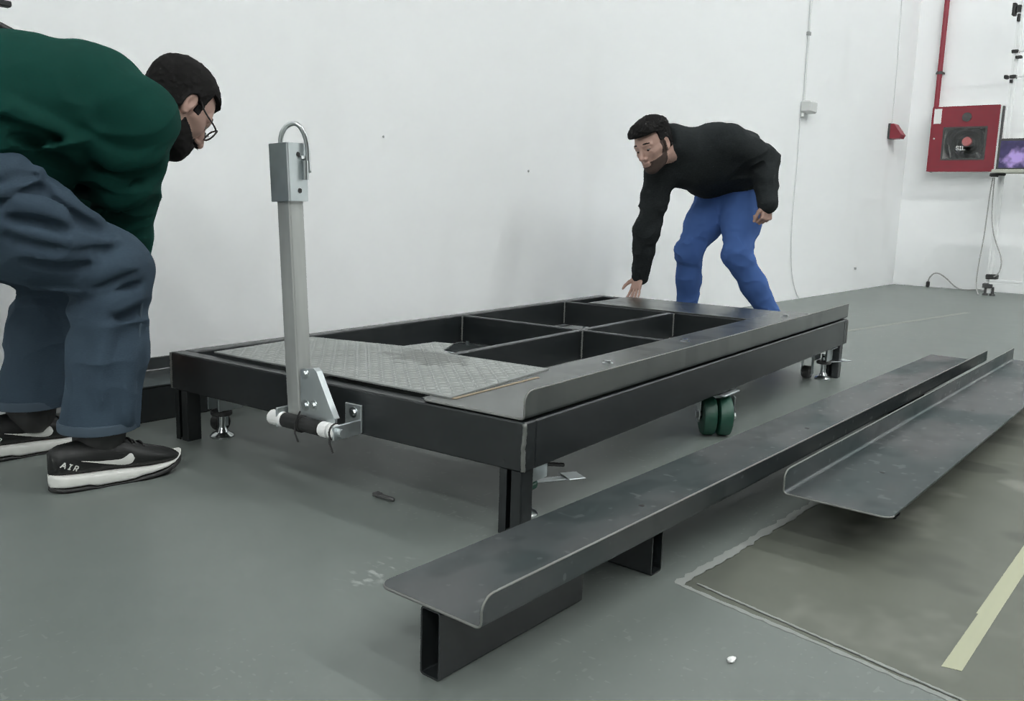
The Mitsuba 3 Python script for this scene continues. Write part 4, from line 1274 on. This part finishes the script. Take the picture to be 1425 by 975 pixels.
    trainer(pre + '__shoe', (.722, 2.245, 0.0005), 2.0)
    for a in (aR, aL):
        put(pre + '__sock', lathe([(.034, 0), (.044, .015), (.054, .035), (.056, .07), (.052, .105)], (a[0] - .004, a[1], .058), (.1, 0, 1), 24), 'rubber', 40)


make_person_green()


# ------------------------------------------------------------------ the man in black, bending over the far end
def make_person_black():
    pre = 'person_001'
    labels[pre] = {'label': 'man in black sweater and bright blue jeans, bending at the far end of the trolley', 'category': 'person', 'group': 'men moving the trolley'}
    hR, kR, aR = V(3.89, 1.995, .725), V(3.735, 2.055, .445), V(3.84, 2.10, .10)
    hL, kL, aL = V(3.90, 1.875, .735), V(3.70, 1.795, .445), V(3.91, 1.665, .10)
    pel, mid, chest, neck = V(3.92, 1.945, .785), V(3.76, 1.925, .845), V(3.60, 1.935, .870), V(3.44, 1.965, .900)
    sR, eR, wR = V(3.44, 2.055, .80), V(3.45, 2.12, .55), V(3.525, 2.185, .355)
    sL, eL, wL = V(3.55, 1.79, .925), V(3.785, 1.735, .875), V(3.70, 1.668, .672)
    o, sc = V(3.285, 2.010, .900), 0.87
    Rm = rot_from((-.90, .10, -.40), (-.56, .22, .80))
    to = lambda q: o + Rm @ (np.asarray(q, float) * sc)
    hd = head_soft(to, Rm, sc, neck)
    core = Soft().chain([neck, chest, mid, pel], [.05, .075, .075, .08], .03)
    for s, e, w in ((sR, eR, wR), (sL, eL, wL)):
        core.chain([chest, s, e, w], [.055, .042, .033, .024], .03)
    for h, k, a, ft in ((hR, kR, aR, V(-.10, .02, -.06)), (hL, kL, aL, V(-.10, -.02, -.06))):
        core.chain([pel, h, k, a], [.08, .062, .045, .035], .03)
        core.cone(a, a + ft, .032, .028, .02)
    along = V(-.40, .02, -.92)
    hR_ = hand(wR + V(.0, 0.008, -.030), along, V(.88, -.10, -.48), ((-4, 8, 10), (-2, 8, 10), (0, 8, 10), (2, 10, 12)), 1.6, 1.0, 1, 0.70)
    hL_ = hand(wL, V(-.12, -.02, -1.0), V(-.35, -.94, 0), ((55, 70, 40), (58, 74, 42), (60, 76, 42), (62, 76, 42)), 0.5, 0.4, -1, 0.74)
    body = solid_union([core.mesh(0.010), hd.mesh(0.0038, 3), hR_.mesh(0.0026, 2), hL_.mesh(0.0027, 2)])
    put(pre, body, 'skin', True)
    face_details(pre, to, Rm, sc)
    hl = lambda q: np.minimum.reduce([np.maximum(0.070 - q[:, 2] - 0.10 * np.maximum(0.06 - q[:, 0], 0), -1.0),
                                      np.maximum(q[:, 0] - 0.026 + 0.30 * np.maximum(0.03 - q[:, 2], 0), 0.020 - q[:, 2]),
                                      np.maximum(q[:, 0] + 0.022, -0.030 - q[:, 2])])
    ear_gap = lambda q: 0.016 - np.sqrt(((q[:, 0] + 0.004) / 1.2) ** 2 + ((q[:, 2] + 0.004) / 1.9) ** 2)
    hair = region(to, Rm, o, sc, hd, lambda q: 0.006 + 0.016 * np.clip((q[:, 2] - 0.045) / 0.05, 0, 1) + 0.014 * np.clip((q[:, 0] - 0.03) / 0.04, 0, 1) * np.clip((q[:, 2] - 0.05) / 0.03, 0, 1),
                  lambda q: np.maximum(hl(q), np.where(np.abs(q[:, 1]) > 0.05, ear_gap(q), -1)), 0.0038, 5, 0.010)
    put(pre + '__hair', hair, 'hair', True)
    bt = lambda q: np.maximum.reduce([np.minimum.reduce([np.maximum(q[:, 2] + 0.052 + 0.22 * (q[:, 0] - 0.06), -q[:, 0] + 0.010),
                                                         np.maximum(np.abs(q[:, 0] - 0.016) - 0.012, q[:, 2] - 0.02)]),
                                      -0.125 - q[:, 2],
                                      0.018 - np.sqrt((q[:, 1] / 1.4) ** 2 + ((q[:, 2] + 0.066) / 0.55) ** 2 + np.maximum(0.07 - q[:, 0], 0) ** 2)])
    put(pre + '__beard', region(to, Rm, o, sc, hd, lambda q: 0.0025 + 0 * q[:, 2], bt, 0.0038, 8, 0.002), 'stubble', True)
    sw = Soft()
    for a, b, c in ((V(0, .065, .0), V(0, .075, -.03), V(0, .06, -.03)), (V(0, -.065, .0), V(0, -.075, .03), V(0, -.06, .03))):
        sw.chain([pel + a + V(-.03, 0, .01), mid + b, chest + c], [.118, .108, .112], .06)
    sw.half(V(3.905, 1.9, .72), (.55, 0, -.85), .01)
    sw.chain([chest, V(3.40, 1.985, .918)], [.11, .082], .06)
    for s, e, w in ((sR, eR, wR), (sL, eL, wL)):
        sw.cone(chest + (s - chest) * .5, s, .095, .070, .06)
        sw.chain([s, s + (e - s) * .5, e, e + (w - e) * .5, w], [.070, .057, .052, .047, .041], .03)
        sw.cone(w, w + (w - e) / np.linalg.norm(w - e) * (.035 if w is wR else .0), .041, .040, .01)
    sw.half(neck + V(-.098, .01, .0), (-.95, .1, .1), .008)
    wf = creases(.014, (0.3, 0, -1), 22, 41, lambda p: np.clip(.2 + bump_at(eR, .12)(p) + bump_at(eL, .12)(p) + bump_at(V(3.70, 1.8, .80), .12)(p), 0, 1))
    put(pre + '__sweater', sw.mesh(0.0070, 5, wf), 'black', True)
    jn = Soft()
    for h, k, a in ((hR, kR, aR), (hL, kL, aL)):
        jn.cone(pel + V(0, (h - pel)[1] * .6, -.03), h, .112, .105, .05)
        jn.chain([h, h + (k - h) * .55, k], [.105, .082, .060], .04)
        jn.chain([k, k + (a - k) * .4, a], [.060, .055, .047], .03)
    jn.half(V(0, 0, .07), (0, 0, -1), .003)
    wf1 = creases(.015, (.1, .1, -1), 26, 51, lambda p: np.clip(bump_at(kR, .09)(p) + bump_at(kL, .09)(p) + bump_at(aR, .12)(p) + bump_at(aL, .12)(p) + .2, 0, 1))
    put(pre + '__jeans', jn.mesh(0.0070, 4, wf1), 'bluejean', True)
    trainer(pre + '__shoe', (aR[0] + .10, aR[1], 0.0005), 172.0, False)
    trainer(pre + '__shoe', (aL[0] + .10, aL[1] + .01, 0.0005), 196.0, False)


make_person_black()
